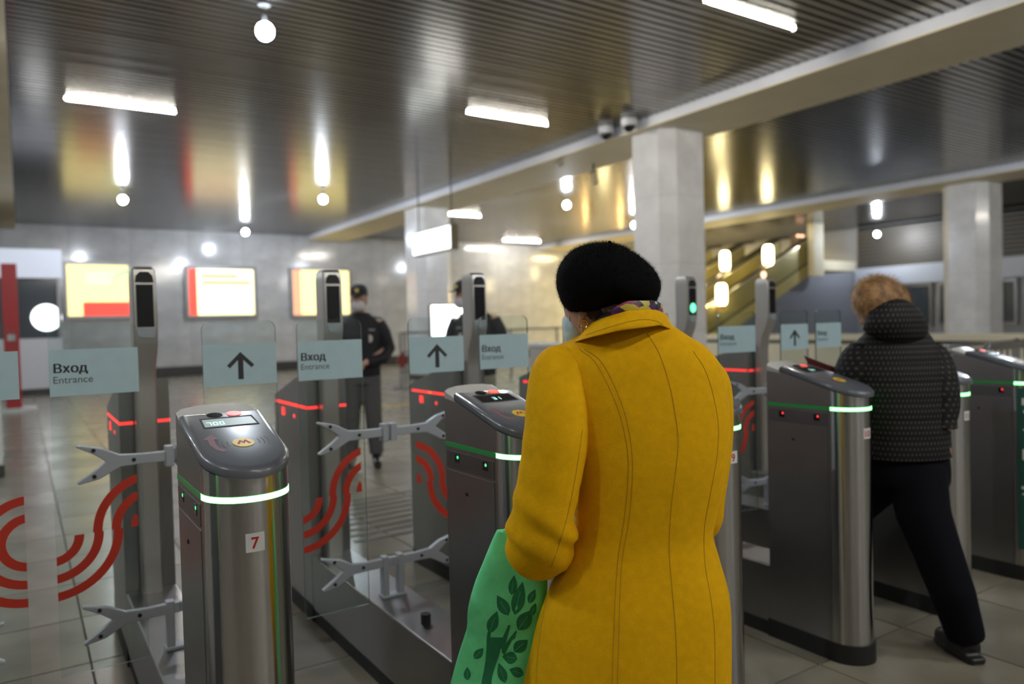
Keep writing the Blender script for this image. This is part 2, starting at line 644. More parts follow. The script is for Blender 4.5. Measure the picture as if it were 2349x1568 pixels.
def disc_top(cx, cy, r, dz0, dz1, n=28, sy=1.0):
    mb = MB()
    a = [on_top(cx + r * math.cos(k * 2 * math.pi / n), cy + sy * r * math.sin(k * 2 * math.pi / n), dz0) for k in range(n)]
    b = [(p[0], p[1], p[2] + dz1 - dz0) for p in a]
    return mb.loft([a, b])


def strip_top(path, wd, dz=.0006):
    """flat printed line on the reader lid"""
    P = [np.array(p, float) for p in path]
    top, bot = [], []
    for i, p in enumerate(P):
        t = P[min(i + 1, len(P) - 1)] - P[max(0, i - 1)]
        t /= np.linalg.norm(t)
        nrm = np.array([-t[1], t[0]])
        w_ = wd[i] if hasattr(wd, '__len__') else wd
        top.append(p + nrm * w_ / 2)
        bot.append(p - nrm * w_ / 2)
    n = len(P)
    vs = [on_top(*q, dz) for q in top] + [on_top(*q, dz) for q in bot]
    return MB().add(vs, [(i, i + 1, n + i + 1, n + i) for i in range(n - 1)])


def arc_pts(cx, cy, r, a0, a1, n=9, sy=1.0):
    return [(cx + r * math.cos(t), cy + sy * r * math.sin(t)) for t in np.linspace(a0, a1, n)]


def digits_mb(txt_boxes, z):
    mb = MB()
    for (x0, x1, y0, y1) in txt_boxes:
        mb.add([on_top(x0, y0, z), on_top(x1, y0, z), on_top(x1, y1, z), on_top(x0, y1, z)], [(0, 1, 2, 3)])
    return mb


SEG = {'0': 'abcdef', '1': 'bc', '2': 'abged', '7': 'abc', '8': 'abcdefg', '3': 'abgcd'}


def seg_boxes(s, x, y, w_, h):
    out = []
    t = w_ * .2
    for ch in s:
        S = {'a': (x, x + w_, y + h - t, y + h), 'd': (x, x + w_, y, y + t), 'g': (x, x + w_, y + h / 2 - t / 2, y + h / 2 + t / 2),
             'f': (x, x + t, y + h / 2, y + h), 'b': (x + w_ - t, x + w_, y + h / 2, y + h), 'e': (x, x + t, y, y + h / 2), 'c': (x + w_ - t, x + w_, y, y + h / 2)}
        out += [S[k] for k in SEG.get(ch, '')]
        x += w_ * 1.35
    return out


def nose_pt(t, z, off=0.0):
    return np.array([(HW + off) * math.cos(t), -(.0997 + off) * math.sin(t), z])


def wrap_text(me, t_mid, zc, off):
    """bend a flat text mesh round the nose"""
    xs = [v.co.x for v in me.vertices]
    ys = [v.co.y for v in me.vertices]
    cx, cy = (min(xs) + max(xs)) / 2, (min(ys) + max(ys)) / 2
    for v in me.vertices:
        t = t_mid - (v.co.x - cx) / .098
        q = nose_pt(t, zc + v.co.y - cy, off + v.co.z)
        v.co = q
    return me


RY0 = 1.667      # rear cabinet starts here (local y)


def rear_plan(hw, n, y0, y1):
    return [(hw, y0)] + [(hw * math.cos(t), y1 + n * math.sin(t)) for t in np.linspace(0, math.pi, 16)] + [(-hw, y0)]


def rear_head():
    pl = rear_plan(HW, .1, RY0, RY0 + .52)
    f = lambda y: 1.19 - .28 * (y - RY0)
    return MB().loft([[(x, y, ZB1) for x, y in pl], [(x, y, f(y)) for x, y in pl]])


def post_mb():
    """upright with a forward-leaning screen head"""
    rings = []
    for (z, hw, yf, yb) in ((.06, .04, 1.6, 1.665), (1.15, .04, 1.6, 1.665), (1.24, .041, 1.59, 1.66), (1.33, .0445, 1.545, 1.65), (1.38, .0455, 1.535, 1.645),
                            (1.6, .0455, 1.535, 1.645), (1.635, .044, 1.54, 1.642), (1.648, .036, 1.552, 1.632)):
        c = .008
        rings.append([(-hw + c, yf, z), (hw - c, yf, z), (hw, yf + c, z), (hw, yb - c, z), (hw - c, yb, z), (-hw + c, yb, z), (-hw, yb - c, z), (-hw, yf + c, z)])
    return MB().loft(rings)


def clamp_mb(side, zc):
    """fish-tail glass clamp in the XZ plane, side=+1 reaches to +x"""
    P = [(-.0, .018), (-.105, .018), (-.165, .022), (-.215, .05), (-.285, .068), (-.29, .062), (-.235, .028), (-.205, .003), (-.235, -.022), (-.288, -.058),
         (-.284, -.066), (-.225, -.054), (-.165, -.02), (-.105, -.018), (0, -.018)]
    return MB().extr([(-side * x, -.014, zc + z * .95) for x, z in P], (0, .022, 0))


def glass_mb(side):
    x0, x1, z0, z1, r = .1, .352, .3, 1.415, .03
    P = [(x0, z0), (x1, z0)] + [(x1 - r + r * math.cos(t), z1 - r + r * math.sin(t)) for t in np.linspace(0, math.pi / 2, 6)] + \
        [(x0 + r - r * math.sin(t), z1 - r + r * math.cos(t)) for t in np.linspace(0, math.pi / 2, 6)]
    mb = MB().extr([(side * x, -.004, z) for x, z in P], (0, .008, 0))
    return mb


def glass_mesh(side):
    me = glass_mb(side).mesh('gate_leaf')
    me.materials.append(gate_glass)
    me.materials.append(glass_edge)
    for p in me.polygons:
        p.material_index = 0 if abs(p.normal.y) > .9 else 1
    return me


def stripe_mb(side, cx, cz, r, a0, a1, wd=.027, xmin=.1005, xmax=.3515):
    mb = MB()
    n = 22
    ri, ro = [], []
    for t in np.linspace(a0, a1, n):
        ri.append((cx + (r - wd / 2) * math.cos(t), cz + (r - wd / 2) * math.sin(t)))
        ro.append((cx + (r + wd / 2) * math.cos(t), cz + (r + wd / 2) * math.sin(t)))
    cl = lambda p: (min(max(p[0], xmin), xmax), p[1])
    ri, ro = [cl(p) for p in ri], [cl(p) for p in ro]
    vs = [(side * x, -.0047, z) for x, z in ri] + [(side * x, -.0047, z) for x, z in ro]
    return mb.add(vs, [(i, i + 1, n + i + 1, n + i) for i in range(n - 1)])


def arrow_mb():
    cx, z0, z1 = .226, 1.208, 1.305
    t, a = .0092, .047
    k = t * 1.41
    mb = MB()
    y = -.0052
    mb.extr([(cx - t, y, z0), (cx + t, y, z0), (cx + t, y, z1 - k), (cx - t, y, z1 - k)], (0, .0004, 0))
    mb.extr([(cx, y - .0001, z1), (cx - a, y - .0001, z1 - a), (cx - a + k * .75, y - .0001, z1 - a - k * .75), (cx, y - .0001, z1 - k * 1.5),
             (cx + a - k * .75, y - .0001, z1 - a - k * .75), (cx + a, y - .0001, z1 - a)], (0, .0004, 0))
    return mb


def put_text(body, size, x, z, bold, y=-.0053, fit=None):
    me = text_mesh('lettering', body, size, max(0, bold))
    if bold < 0:
        bm = bmesh.new()
        bm.from_mesh(me)
        g0 = list(bm.verts) + list(bm.edges) + list(bm.faces)
        for dx in (-bold, -2 * bold):
            r_ = bmesh.ops.duplicate(bm, geom=g0)
            for v in r_['geom']:
                if isinstance(v, bmesh.types.BMVert):
                    v.co.x += dx
        bm.to_mesh(me)
        bm.free()
    if fit:
        xs = [v.co.x for v in me.vertices]
        s_ = fit / (max(xs) - min(xs))
        for v in me.vertices:
            v.co.x *= s_
            v.co.y *= s_
    me.transform(Matrix.Translation((x, y, z)) @ Matrix.Rotation(math.pi / 2, 4, 'X'))
    return me


HY = .962          # hinge line (local y)


def leaf(t, side, swing=0.0, ring=False):
    """one glass gate leaf; side=+1: arrow leaf reaching to +x, side=-1: entrance leaf reaching to -x"""
    k = 'R' if side < 0 else 'L'
    g = part('gate_leaf', 'glass' + k, lambda: glass_mesh(side), None, t, loc=(0, HY, 0))
    g['label'] = 'clear glass gate leaf with pale blue sign film and red curved stripes'
    g.rotation_euler.z = swing
    part('sign_film', 'film' + k, lambda: MB().box(min(side * .1005, side * .3515), max(side * .1005, side * .3515), -.0049, -.0043, 1.188, 1.335), film, g)
    if side < 0:
        part('lettering', 'vhod', lambda: put_text('Вход', .05, -.343, 1.262, -.0016, fit=.094), dark_ink, g)
        part('lettering', 'entr', lambda: put_text('Entrance', .03, -.343, 1.229, 0, fit=.108), grey_ink, g)
    else:
        part('arrow_mark', 'arrow', arrow_mb, dark_ink, g)
    # red S-shaped stripes: lower lobe at the free edge, upper lobe towards the hinge
    for r in (.076, .131, .187):
        part('red_stripe', 'lo%s%.3f' % (k, r), lambda: stripe_mb(side, .3635, .745, r, math.pi, 1.5 * math.pi), stripe_m, g)
    for r in (.164, .111, .055):
        a1 = math.acos((.118 - .0715) / r) if r > .05 else 0
        part('red_stripe', 'up%s%.3f' % (k, r), lambda: stripe_mb(side, .0715, .745, r, 0, a1 + .12, xmin=.118), stripe_m, g)
    if ring:
        for r in (.076, .131):
            part('red_stripe', 'ri%s%.3f' % (k, r), lambda: stripe_mb(side, .3635, .745, r, math.pi / 2, math.pi), stripe_m, g)
    for zc in (.966, .45):
        part('clamp', 'cl%s%.2f' % (k, zc), lambda: clamp_mb(side, zc), alu, g, bevel=.003)
        for (bx, bz) in ((.24, .043), (.24, -.041), (.125, 0)):
            part('bolt', 'bo%s%.2f%.2f%.2f' % (k, zc, bx, bz), lambda: MB().tube([(side * bx, -.0165, zc + bz), (side * bx, -.013, zc + bz)], .0065, 10), black, g)
    return g


TL = {6: 'steel turnstile outside the left edge, only its gate leaf showing',
      7: 'steel turnstile with glowing green band and white sticker numbered 7',
      8: 'steel turnstile partly hidden by the yellow coat, green glowing band',
      9: 'steel turnstile numbered 9, a sliver showing behind the yellow coat',
      10: 'steel turnstile numbered 10 with green band beside the woman in the dark coat',
      11: 'steel turnstile behind the woman in the dark coat, thin steel nose showing',
      12: 'last steel turnstile at the right edge with a dark green notice on its nose'}


def turnstile(i):
    t = empty('turnstile', (X7 + SP * (i - 7), Y0T, 0), TL[i], 'turnstile', 'row of ticket turnstiles')
    # front cabinet
    part('plinth', 'plinth', lambda: plan_prism(U_plan(HW + .004, .106, .31), 0, .075), black, t, smooth=True)
    part('nose_column', 'nose', lambda: plan_prism([(HW * math.cos(a), -.0997 * math.sin(a)) for a in np.linspace(0, math.pi, 28)], .075, ZB0), steel, t, smooth=True)
    part('cabinet_body', 'cab', lambda: MB().box(-HW, HW, .0005, .3, .075, ZB0), steel_side, t)
    for sx in (-1, 1):
        part('side_panel', 'sp%d' % sx, lambda: MB().box(*sorted((sx * HW, sx * (HW + .0018))), .012, .29, .085, .93), steel_side, t)
        part('sensor_panel', 'se%d' % sx, lambda: MB().box(*sorted((sx * HW, sx * (HW + .0018))), .012, .29, .938, .99), steel_dark, t)
        for yy in (.06, .225):
            w_ = part('sensor_window', 'sw%d%.2f' % (sx, yy), lambda: MB().box(*sorted((sx * (HW + .0019), sx * (HW + .003))), yy - .013, yy + .013, .958, .984), blackgloss, t)
            col = red_led if i >= 10 else green_dot
            part('indicator', 'si%d%.2f%s' % (sx, yy, col.name), lambda: MB().ell((sx * (HW + .003), yy - .006, .975), .0015, .0045, .0045, 8, 6), col, w_)
        part('side_light_strip', 'sb%d' % sx, lambda: MB().box(*sorted((sx * (HW - .006), sx * (HW + .0015))), .0, .3, ZB0, ZB1), green_dim, t)
        part('lock', 'lk%d' % sx, lambda: MB().tube([(sx * HW, .17, .87), (sx * (HW + .004), .17, .87)], .006, 10), black, t)
    part('band_core', 'bcore', lambda: MB().box(-HW + .006, HW - .006, 0, .3, ZB0, ZB1), steel_dark, t)
    part('light_band', 'band', lambda: band_mb(HW + .0012, .101, -.06, math.pi + .06), green_led, t, smooth=True)
    part('band_backing', 'bback', lambda: plan_prism([((HW - .007) * math.cos(a), -.093 * math.sin(a)) for a in np.linspace(0, math.pi, 16)], ZB0, ZB1), steel_dark, t)
    part('head_nose', 'hn', lambda: MB().loft([[(HW * math.cos(a), -.0997 * math.sin(a), ZB1) for a in np.linspace(0, math.pi, 28)],
                                                [(HW * math.cos(a), -.0997 * math.sin(a), TZ - TK * .0997 * math.sin(a)) for a in np.linspace(0, math.pi, 28)]]), steel, t, smooth=True)
    hb = part('head_box', 'hb', lambda: MB().loft([[(-HW, .0005, z0(.0005)), (HW, .0005, z0(.0005)), (HW, .3, z0(.3)), (-HW, .3, z0(.3))] for z0 in ((lambda y: ZB1), (lambda y: TZ + TK * y))]), steel_side, t)
    part('crest', 'crest', lambda: MB().loft([[(HW * c, .234, TZ + TK * .234), (HW * c, .27, TZ + TK * .27 + .012 * b), (HW * c, .302, TZ + TK * .302 + .016 * b),
                                               (HW * c, .325 - .03 * (1 - b), TZ + TK * .3 + .01 * b), (HW * c, .3, TZ + TK * .3 - .02), (HW * c, .234, TZ + TK * .234 - .01)]
                                              for c, b in ((-1, .1), (-.85, .55), (-.5, .9), (0, 1.0), (.5, .9), (.85, .55), (1, .1))]), crest_m, t, smooth=True)
    part('gasket', 'gask', lambda: MB().loft([[(x, y, TZ + TK * y - .004) for x, y in U_plan(HW + .0012, .102, .236, 22)], [(x, y, TZ + TK * y + .0025) for x, y in U_plan(HW + .0012, .102, .236, 22)]]), black, t, smooth=True)
    c = part('reader_lid', 'lid', cap_mb, plastic, t, smooth=True, angle=50)
    c['label'] = 'grey sloping plastic reader lid with display and yellow target'
    part('camera_eye', 'eye', lambda: disc_top(-.02, .203, .0185, -.001, .0012, sy=.8), blackgloss, c)
    part('stop_light', 'stop', lambda: disc_top(.027, .204, .0185, -.001, .0014, sy=.8), red_lens, c)
    part('display_bezel', 'bez', lambda: MB().loft([[on_top(x, y, z) for x, y in ((-.062, .124), (.07, .124), (.066, .186), (-.06, .186))] for z in (-.001, .0006)]), black, c)
    part('display', 'lcd%d' % (i == 7), lambda: MB().loft([[on_top(x, y, z) for x, y in ((-.057, .13), (.065, .13), (.061, .176), (-.056, .176))] for z in (.0004, .001)]), lcd if i == 7 else blackgloss, c)
    part('display_digits', 'dig%d' % (i == 7), lambda: digits_mb(seg_boxes('700' if i == 7 else '31', -.05 if i == 7 else -.01, .138, .011, .019), .0013), lcd_dig, c)
    part('card_target', 'tgt', lambda: disc_top(.006, .024, .0245, -.0005, .001), yellow_disc, c)
    part('target_emblem', 'emb', lambda: digits_mb([], 0).add([on_top(.006 + x, .024 + y, .0014) for x, y in
         ((-.016, -.009), (-.01, -.009), (-.006, .003), (0, -.008), (.006, .003), (.01, -.009), (.016, -.009), (.008, .011), (.004, .011), (0, .002), (-.004, .011), (-.008, .011))],
         [(0, 1, 2, 10, 11), (2, 3, 9, 10), (3, 4, 8, 9), (4, 5, 6, 7, 8)]), red_ink, c)
    for sgn in (-1, 1):
        for k in range(3):
            part('wave_mark', 'wv%d%d' % (sgn, k), lambda: strip_top(arc_pts(.006, .024, .036 + .011 * k, (math.pi if sgn < 0 else 0) - .42, (math.pi if sgn < 0 else 0) + .42, 9), .0022), dark_ink, c)
    part('direction_arrow', 'darr', lambda: strip_top([(-.042, -.014), (-.056, .004), (-.062, .03), (-.06, .056), (-.06, .0561), (-.054, .084)],
                                                      [.011, .013, .014, .014, .036, .001]), plum_ink, c)
    # number sticker bent round the nose
    if i in (7, 9, 10, 11):
        tm = 1.63
        def stick():
            ts = np.linspace(tm - .21, tm + .21, 7)
            return MB().loft([[nose_pt(a, z, .0012) for a in ts] + [nose_pt(a, z, .0002) for a in ts[::-1]] for z in (.893, .934)])
        s_ = part('number_sticker', 'stk', stick, white_sticker, t)
        s_['label'] = 'small white square number sticker'
        part('number', 'num%d' % i, lambda: wrap_text(text_mesh('number', str(i), .035, .0006), tm, .913, .0015), red_ink, s_)
    if i == 12:
        gm = mat('dark_green_notice', (.015, .09, .07), .4, var=.1, vscale=10)
        gp = part('notice', 'notice', lambda: MB().loft([[nose_pt(a, z, .0015) for a in np.linspace(.1, 3.0, 16)] + [nose_pt(a, z, .0003) for a in np.linspace(3.0, .1, 16)] for z in (.16, .985)]), gm, t, smooth=True)
        gp['label'] = 'dark green notice wrapped round the nose'
        wm = mat('white_print', (.7, .72, .72), .5)
        for (a, z, dz, da) in ((2.75, .9, .035, .12), (2.62, .86, .012, .26), (2.7, .62, .055, .2), (2.75, .47, .015, .2), (2.7, .44, .01, .24), (2.72, .77, .008, .1)):
            part('print', 'pr%.2f%.2f' % (a, z), lambda: MB().loft([[nose_pt(a + s, zz, .0022) for s in np.linspace(-da / 2, da / 2, 4)] + [nose_pt(a + s, zz, .0016) for s in np.linspace(da / 2, -da / 2, 4)] for zz in (z, z + dz)]), wm, gp)
    # rail between the cabinets, hinge, rear cabinet
    part('base_rail', 'rail', lambda: MB().box(-HW, HW, .3, RY0, .06, .31), steel_side, t, bevel=.006)
    part('rail_plinth', 'railp', lambda: MB().box(-HW + .004, HW - .004, .31, RY0, 0, .06), black, t)
    part('rear_plinth', 'rp', lambda: plan_prism(rear_plan(HW + .003, .104, RY0, RY0 + .52), 0, .075), black, t, smooth=True)
    part('rear_cabinet', 'rc', lambda: plan_prism(rear_plan(HW, .1, RY0, RY0 + .52), .075, ZB0), steel_side, t, smooth=True)
    part('rear_core', 'rco', lambda: plan_prism(rear_plan(HW - .005, .095, RY0 + .005, RY0 + .52), ZB0, ZB1), steel_dark, t)
    part('rear_head', 'rh', rear_head, steel_side, t, smooth=True)
    def rband():
        mb = MB()
        for sx in (-1, 1):
            mb.box(*sorted((sx * (HW - .004), sx * (HW + .0012))), RY0 + .02, RY0 + .5, ZB0 + .001, ZB1 - .001)
        mb.box(-HW, -.045, RY0 - .0012, RY0 + .003, ZB0 + .001, ZB1 - .001)
        mb.box(.045, HW, RY0 - .0012, RY0 + .003, ZB0 + .001, ZB1 - .001)
        return mb
    part('rear_light_band', 'rb', rband, red_led, t)
    part('rear_indicator', 'ri', lambda: MB().box(-HW - .002, -HW, RY0 + .36, RY0 + .4, .945, .985), red_led, t)
    part('rear_indicator', 'ri2', lambda: MB().ell((-HW, RY0 + .2, .955), .003, .01, .01, 8, 6), red_led, t)
    po = part('screen_post', 'post', post_mb, mat('pale_satin_steel', (.62, .6, .57), .36, .85), t, smooth=True, angle=30)
    po['label'] = 'slim steel post with a black screen in its head'
    part('post_screen', 'psc', lambda: MB().box(-.031, .031, 1.531, 1.536, 1.405, 1.575), blackgloss, po, bevel=.002)
    part('post_hood', 'phd', lambda: MB().loft([[(x, y, z) for x, y in ((-w_, 1.531), (w_, 1.531), (w_, 1.54), (-w_, 1.54))] for z, w_ in ((1.584, .034), (1.61, .03), (1.626, .016))]), black, po)
    part('post_chin', 'pch', lambda: MB().loft([[(x, y, z) for x, y in ((-w_, 1.528 + .002 * k), (w_, 1.528 + .002 * k), (w_, 1.545), (-w_, 1.545))] for k, (z, w_) in enumerate(((1.398, .034), (1.378, .032), (1.362, .02)))]), alu, po)
    if i == 11:
        part('post_signal', 'psg', lambda: MB().ell((.0, 1.532, 1.45), .026, .006, .03, 14, 8), mat('green_signal', (.05, .5, .2), .4, emit=(.15, 1, .45), strength=1.6), po)
    if 6 < i:
        leaf(t, -1, swing=0.0 if i != 11 else -.2)
    if i < 12:
        leaf(t, 1, swing=0.0 if i != 10 else .9, ring=(i == 6))
    part('upper_hinge', 'uh', lambda: MB().box(-.03, -.004, HY - .02, HY + .018, .93, 1.0).box(.004, .03, HY - .02, HY + .018, .93, 1.0).box(-.006, .006, HY - .008, HY + .012, .94, .99), alu, t, bevel=.003)
    part('lower_hinge', 'lh', lambda: MB().box(-.045, -.02, HY - .018, HY + .018, .31, .475).box(.02, .045, HY - .018, HY + .018, .31, .475).box(-.05, .05, HY - .025, HY + .025, .31, .322), alu, t, bevel=.003)
    part('rail_bolt', 'rbl', lambda: MB().tube([(-.02, HY + .0 - .33, .31), (-.02, HY - .33, .345)], .018, 10), black, t)
    return t


for i in range(6, 13):
    turnstile(i)

# ================================================================== BACKGROUND THINGS
frame_m = mat('grey_frame', (.25, .25, .26), .35, .6)
ad_y = mat('lit_yellow_poster', (.8, .7, .3), .5, emit=(1, .83, .33), strength=1.15)
ad_c = mat('lit_cream_poster', (.8, .75, .5), .5, emit=(1, .9, .5), strength=1.25)
ad_r = mat('lit_red_print', (.7, .08, .05), .5, emit=(1, .07, .05), strength=.9)
ad_o = mat('lit_coral_print', (.8, .3, .2), .5, emit=(1, .35, .2), strength=1.0)
ad_g = mat('lit_green_print', (.4, .7, .3), .5, emit=(.45, .95, .35), strength=1.0)


def poster(px0, py0, px1, py1, label, blocks, m):
    a, b = on(px0, py0, Y=25.3), on(px1, py1, Y=25.3)
    x0, x1, z1, z0 = a[0], b[0], (a[2] + on(px1, py0, Y=25.3)[2]) / 2, (b[2] + on(px0, py1, Y=25.3)[2]) / 2
    e = empty('lit_poster', ((x0 + x1) / 2, 25.42, z0), label, 'poster', 'backlit posters on the marble wall')
    build(MB().box(x0 - .1, x1 + .1, 25.34, 25.47, z0 - .1, z1 + .1), 'frame', frame_m, e)
    build(MB().box(x0, x1, 25.325, 25.34, z0, z1), 'lit_face', m, e)
    for (u0, u1, v0, v1, mm) in blocks:
        build(MB().box(x0 + (x1 - x0) * u0, x0 + (x1 - x0) * u1, 25.32, 25.3255, z0 + (z1 - z0) * v0, z0 + (z1 - z0) * v1), 'print', mm, e)
    return e, x0, x1, z0, z1


e, x0, x1, z0, z1 = poster(152, 607, 298, 724, 'lit yellow poster with a red strip low down and a green arc', [(.24, 1, 0, .27, ad_r), (.3, .75, .8, .83, ad_c), (.3, .7, .72, .75, ad_c), (.3, .72, .64, .67, ad_c)], ad_y)
mbt = MB()
W_, H_ = x1 - x0, z1 - z0
n = 14
vs = []
for r in (.52, .62):
    vs += [(x1 - .001 + W_ * r * math.cos(t) * .6, 25.322, z0 + H_ * .3 + H_ * r * math.sin(t)) for t in np.linspace(math.pi / 2, math.pi, n)]
mbt.add(vs, [(k, k + 1, n + k + 1, n + k) for k in range(n - 1)])
build(mbt, 'green_arc', ad_g, e)
poster(432, 617, 585, 722, 'lit cream poster with a red left strip and two coral title lines', [(0, .12, 0, 1, ad_r), (.2, .75, .8, .89, ad_o), (.2, .95, .66, .75, ad_o), (.2, .5, .3, .55, ad_c)], ad_c)
poster(672, 620, 803, 721, 'lit yellow poster with a red left strip partly behind a post', [(0, .13, 0, 1, ad_o)], ad_y)

# red column at the left edge
a = on(20, 945, Z=0)
cx, cy = -.14, 16.4
e = empty('red_column', (cx, cy, 0), 'tall narrow red column at the far left edge', 'column')
rm = mat('red_enamel', (.36, .01, .015), .35)
build(MB().box(cx - .12, cx + .12, cy - .12, cy + .12, .08, 2.7), 'body', rm, e, bevel=.01)
build(MB().box(cx - .2, cx + .35, cy - .25, cy + .25, 0, .08), 'base', mat('white_base', (.6, .6, .6), .5), e)
build(MB().box(cx - .06, cx + .06, cy - .135, cy - .12, 1.3, 1.42), 'call_button', chrome, e)

# booth at the left with lit round sign behind its window
bx1 = on(140, 700, Y=20.5)[0]
e = empty('ticket_booth', (-2, 22, 0), 'booth with white fascia and dark windows at the far left', 'booth')
wp = mat('white_booth_panel', (.55, .55, .58), .4)
build(MB().box(-5.5, bx1 - .02, 20.62, 24.8, 0, 3.3), 'body', mat('booth_dark', (.03, .03, .035), .5), e)
build(MB().box(-5.6, bx1 + .05, 20.45, 20.6, 2.72, 3.38), 'fascia', mat('pale_booth_fascia', (.62, .65, .72), .4, emit=(.6, .65, .8), strength=.25), e)
build(MB().box(-5.5, bx1, 20.5, 20.6, .16, 1.32), 'lower_panel', wp, e)
build(MB().box(-5.5, bx1, 20.52, 20.6, 0, .16), 'kick_panel', skirt_m, e)
for k in range(4):
    xx = bx1 - .07 - k * 1.35
    build(MB().box(xx, xx + .07, 20.5, 20.6, 1.32, 2.72), 'mullion', frame_m, e)
    if k:
        build(MB().box(xx + .07, xx + 1.35, 20.56, 20.58, 1.32, 2.72), 'pane', dg_, e)
p = on(107, 728, Y=20.54)
build(MB().tube([(p[0], 20.555, p[2]), (p[0], 20.53, p[2])], .31, 28), 'round_sign', mat('lit_white_sign', (.9, .9, .9), .5, emit=(.95, .98, 1), strength=2.2), e)

# hanging lightbox
ya, yb = on(945, 530, X=7.0)[1], on(1033, 512, X=7.0)[1]
zt, zb_ = on(1033, 512, X=7.0)[2], on(1033, 572, X=7.0)[2]
e = empty('lightbox_sign', (7.08, (ya + yb) / 2, zb_), 'white lightbox sign hanging on rods below the ceiling', 'sign')
build(MB().box(7.01, 7.17, yb, ya, zb_, zt), 'casing', mat('bronze_casing', (.12, .1, .06), .4, .5), e)
build(MB().box(7.0, 7.01, yb + .03, ya - .02, zb_ + .03, zt - .03), 'lit_face', mat('lit_white_face', (.9, .9, .9), .5, emit=(.93, 1, .97), strength=1.7), e)
build(MB().tube([(6.999, yb + .35, zt - .15), (6.996, yb + .35, zt - .15)], .055, 16), 'orange_mark', mat('lit_orange', (.9, .6, .2), .5, emit=(1, .75, .35), strength=1), e)
for k in range(3):
    build(MB().box(6.997, 7.0, yb + .5, ya - .5 + .1 * k, zt - .16 - .09 * k, zt - .13 - .09 * k), 'text_line', mat('lit_grey_line', (.5, .5, .5), .5, emit=(.75, .8, .72), strength=1), e)
for yy in (ya - .15, yb + .1):
    build(MB().tube([(7.09, yy, zt), (7.09, yy, 4.6)], .012, 8), 'rod', black, e)

# bright screen on a stand behind the second officer
a, b = on(990, 700, Y=15.4), on(1056, 768, Y=15.4)
e = empty('bright_screen', ((a[0] + b[0]) / 2, 15.45, 0), 'glaring white screen on a stand beside the second officer', 'screen')
build(MB().box(a[0], b[0] + .2, 15.4, 15.42, b[2], a[2]), 'lit_face', mat('lit_screen', (1, 1, 1), .5, emit=(1, 1, .96), strength=3), e)
build(MB().box(a[0] - .03, b[0] + .23, 15.42, 15.52, b[2] - .03, a[2] + .03), 'casing', frame_m, e)
build(MB().box((a[0] + b[0]) / 2, (a[0] + b[0]) / 2 + .15, 15.44, 15.52, .04, b[2]), 'stand', frame_m, e)
build(MB().box((a[0] + b[0]) / 2 - .3, (a[0] + b[0]) / 2 + .45, 15.2, 15.7, 0, .04), 'base', frame_m, e)

# guard rail across the hall
e = empty('guard_rail', (9.5, 16.2, 0), 'thin grey guard rail with posts across the far hall', 'railing')
zr = on(930, 763, Y=16.2)[2]
for k in range(6):
    xx = 7.6 + k * 1.5
    if abs(xx - 9.05) > .6:
        build(MB().tube([(xx, 16.2, 0), (xx, 16.2, zr)], .03, 8), 'post', frame_m, e)
for z in (zr, zr - .45, .3):
    build(MB().tube([(7.5, 16.2, z), (15.2, 16.2, z)], .025, 8), 'rail', frame_m, e)
p = on(920, 826, Y=15.2)
e = empty('diamond_marker', (p[0], 15.2, 0), 'dark red diamond-shaped marker on a thin post beside the first officer', 'marker')
build(MB().tube([(p[0], 15.2, .03), (p[0], 15.2, on(918, 765, Y=15.2)[2])], .03, 8), 'post', frame_m, e)
build(MB().tube([(p[0], 15.2, 0), (p[0], 15.2, .03)], .2, 16), 'base', frame_m, e)
build(MB().extr([(p[0] + u, 15.14, p[2] + v) for u, v in ((-.14, 0), (0, -.19), (.14, 0), (0, .19))], (0, .03, 0)), 'plate', mat('dark_red_plate', (.18, .025, .02), .4), e)

# counter between the pillars, parapet, chrome railing
e = empty('counter', (9.75, 12.3, 0), 'low counter with a glossy white top left of the beret', 'counter')
build(MB().box(9.45, 10.05, 11.4, 13.7, .1, .88), 'body', mat('counter_grey', (.4, .38, .36), .4), e)
build(MB().box(9.4, 10.1, 11.35, 13.75, .88, .95), 'top', mat('white_laminate', (.8, .8, .8), .2), e)
build(MB().box(9.5, 10.0, 11.45, 13.65, 0, .1), 'plinth', skirt_m, e)
e = empty('parapet', (15.5, 9.5, 0), 'long cream stone parapet across the right of the hall', 'parapet')
build(MB().box(15.3, 15.7, 4.0, 15.6, 0, .74), 'body', plaster, e)
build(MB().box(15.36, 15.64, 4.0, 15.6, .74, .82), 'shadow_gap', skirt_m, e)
build(MB().box(15.26, 15.74, 3.95, 15.65, .82, .95), 'coping', plaster, e)
e = empty('chrome_railing', (10, 4.3, 0), 'shiny chrome railing with balusters behind the last turnstile', 'railing')
for yy in (4.3, 3.85):
    for z in (1.0, .93 if yy > 4 else .2):
        build(MB().tube([(8.5, yy, z), (12.2, yy, z)], .024, 10), 'rail', chrome, e, smooth=True)
bme = MB().tube([(0, 0, .03), (0, 0, .93)], .016, 8).mesh('baluster', smooth=True)
bme.materials.append(chrome)
for k in range(24):
    link('baluster', bme, None, e, (8.7 + k * .15 - 10, 0, 0))
for yy in (4.3, 3.85):
    for xx in (8.55, 10.3, 12.1):
        build(MB().tube([(xx, yy, 0), (xx, yy, 1.0)], .026, 10).ell((xx, yy, 1.01), .034, .034, .03, 12, 8), 'post', chrome, e, smooth=True)

# ---- escalators rising to the right, warm lamps on their decks
esc_panel = mat('ochre_balustrade', (.42, .36, .13), .35, .2, var=.1, vscale=1.5)
esc_light = mat('pale_deck_metal', (.7, .64, .4), .25, .5)
rub = mat('handrail_rubber', (.02, .02, .02), .4)
ZL = lambda X: 1.04 + .452 * (X - 18.09)     # lower edge line of the balustrade


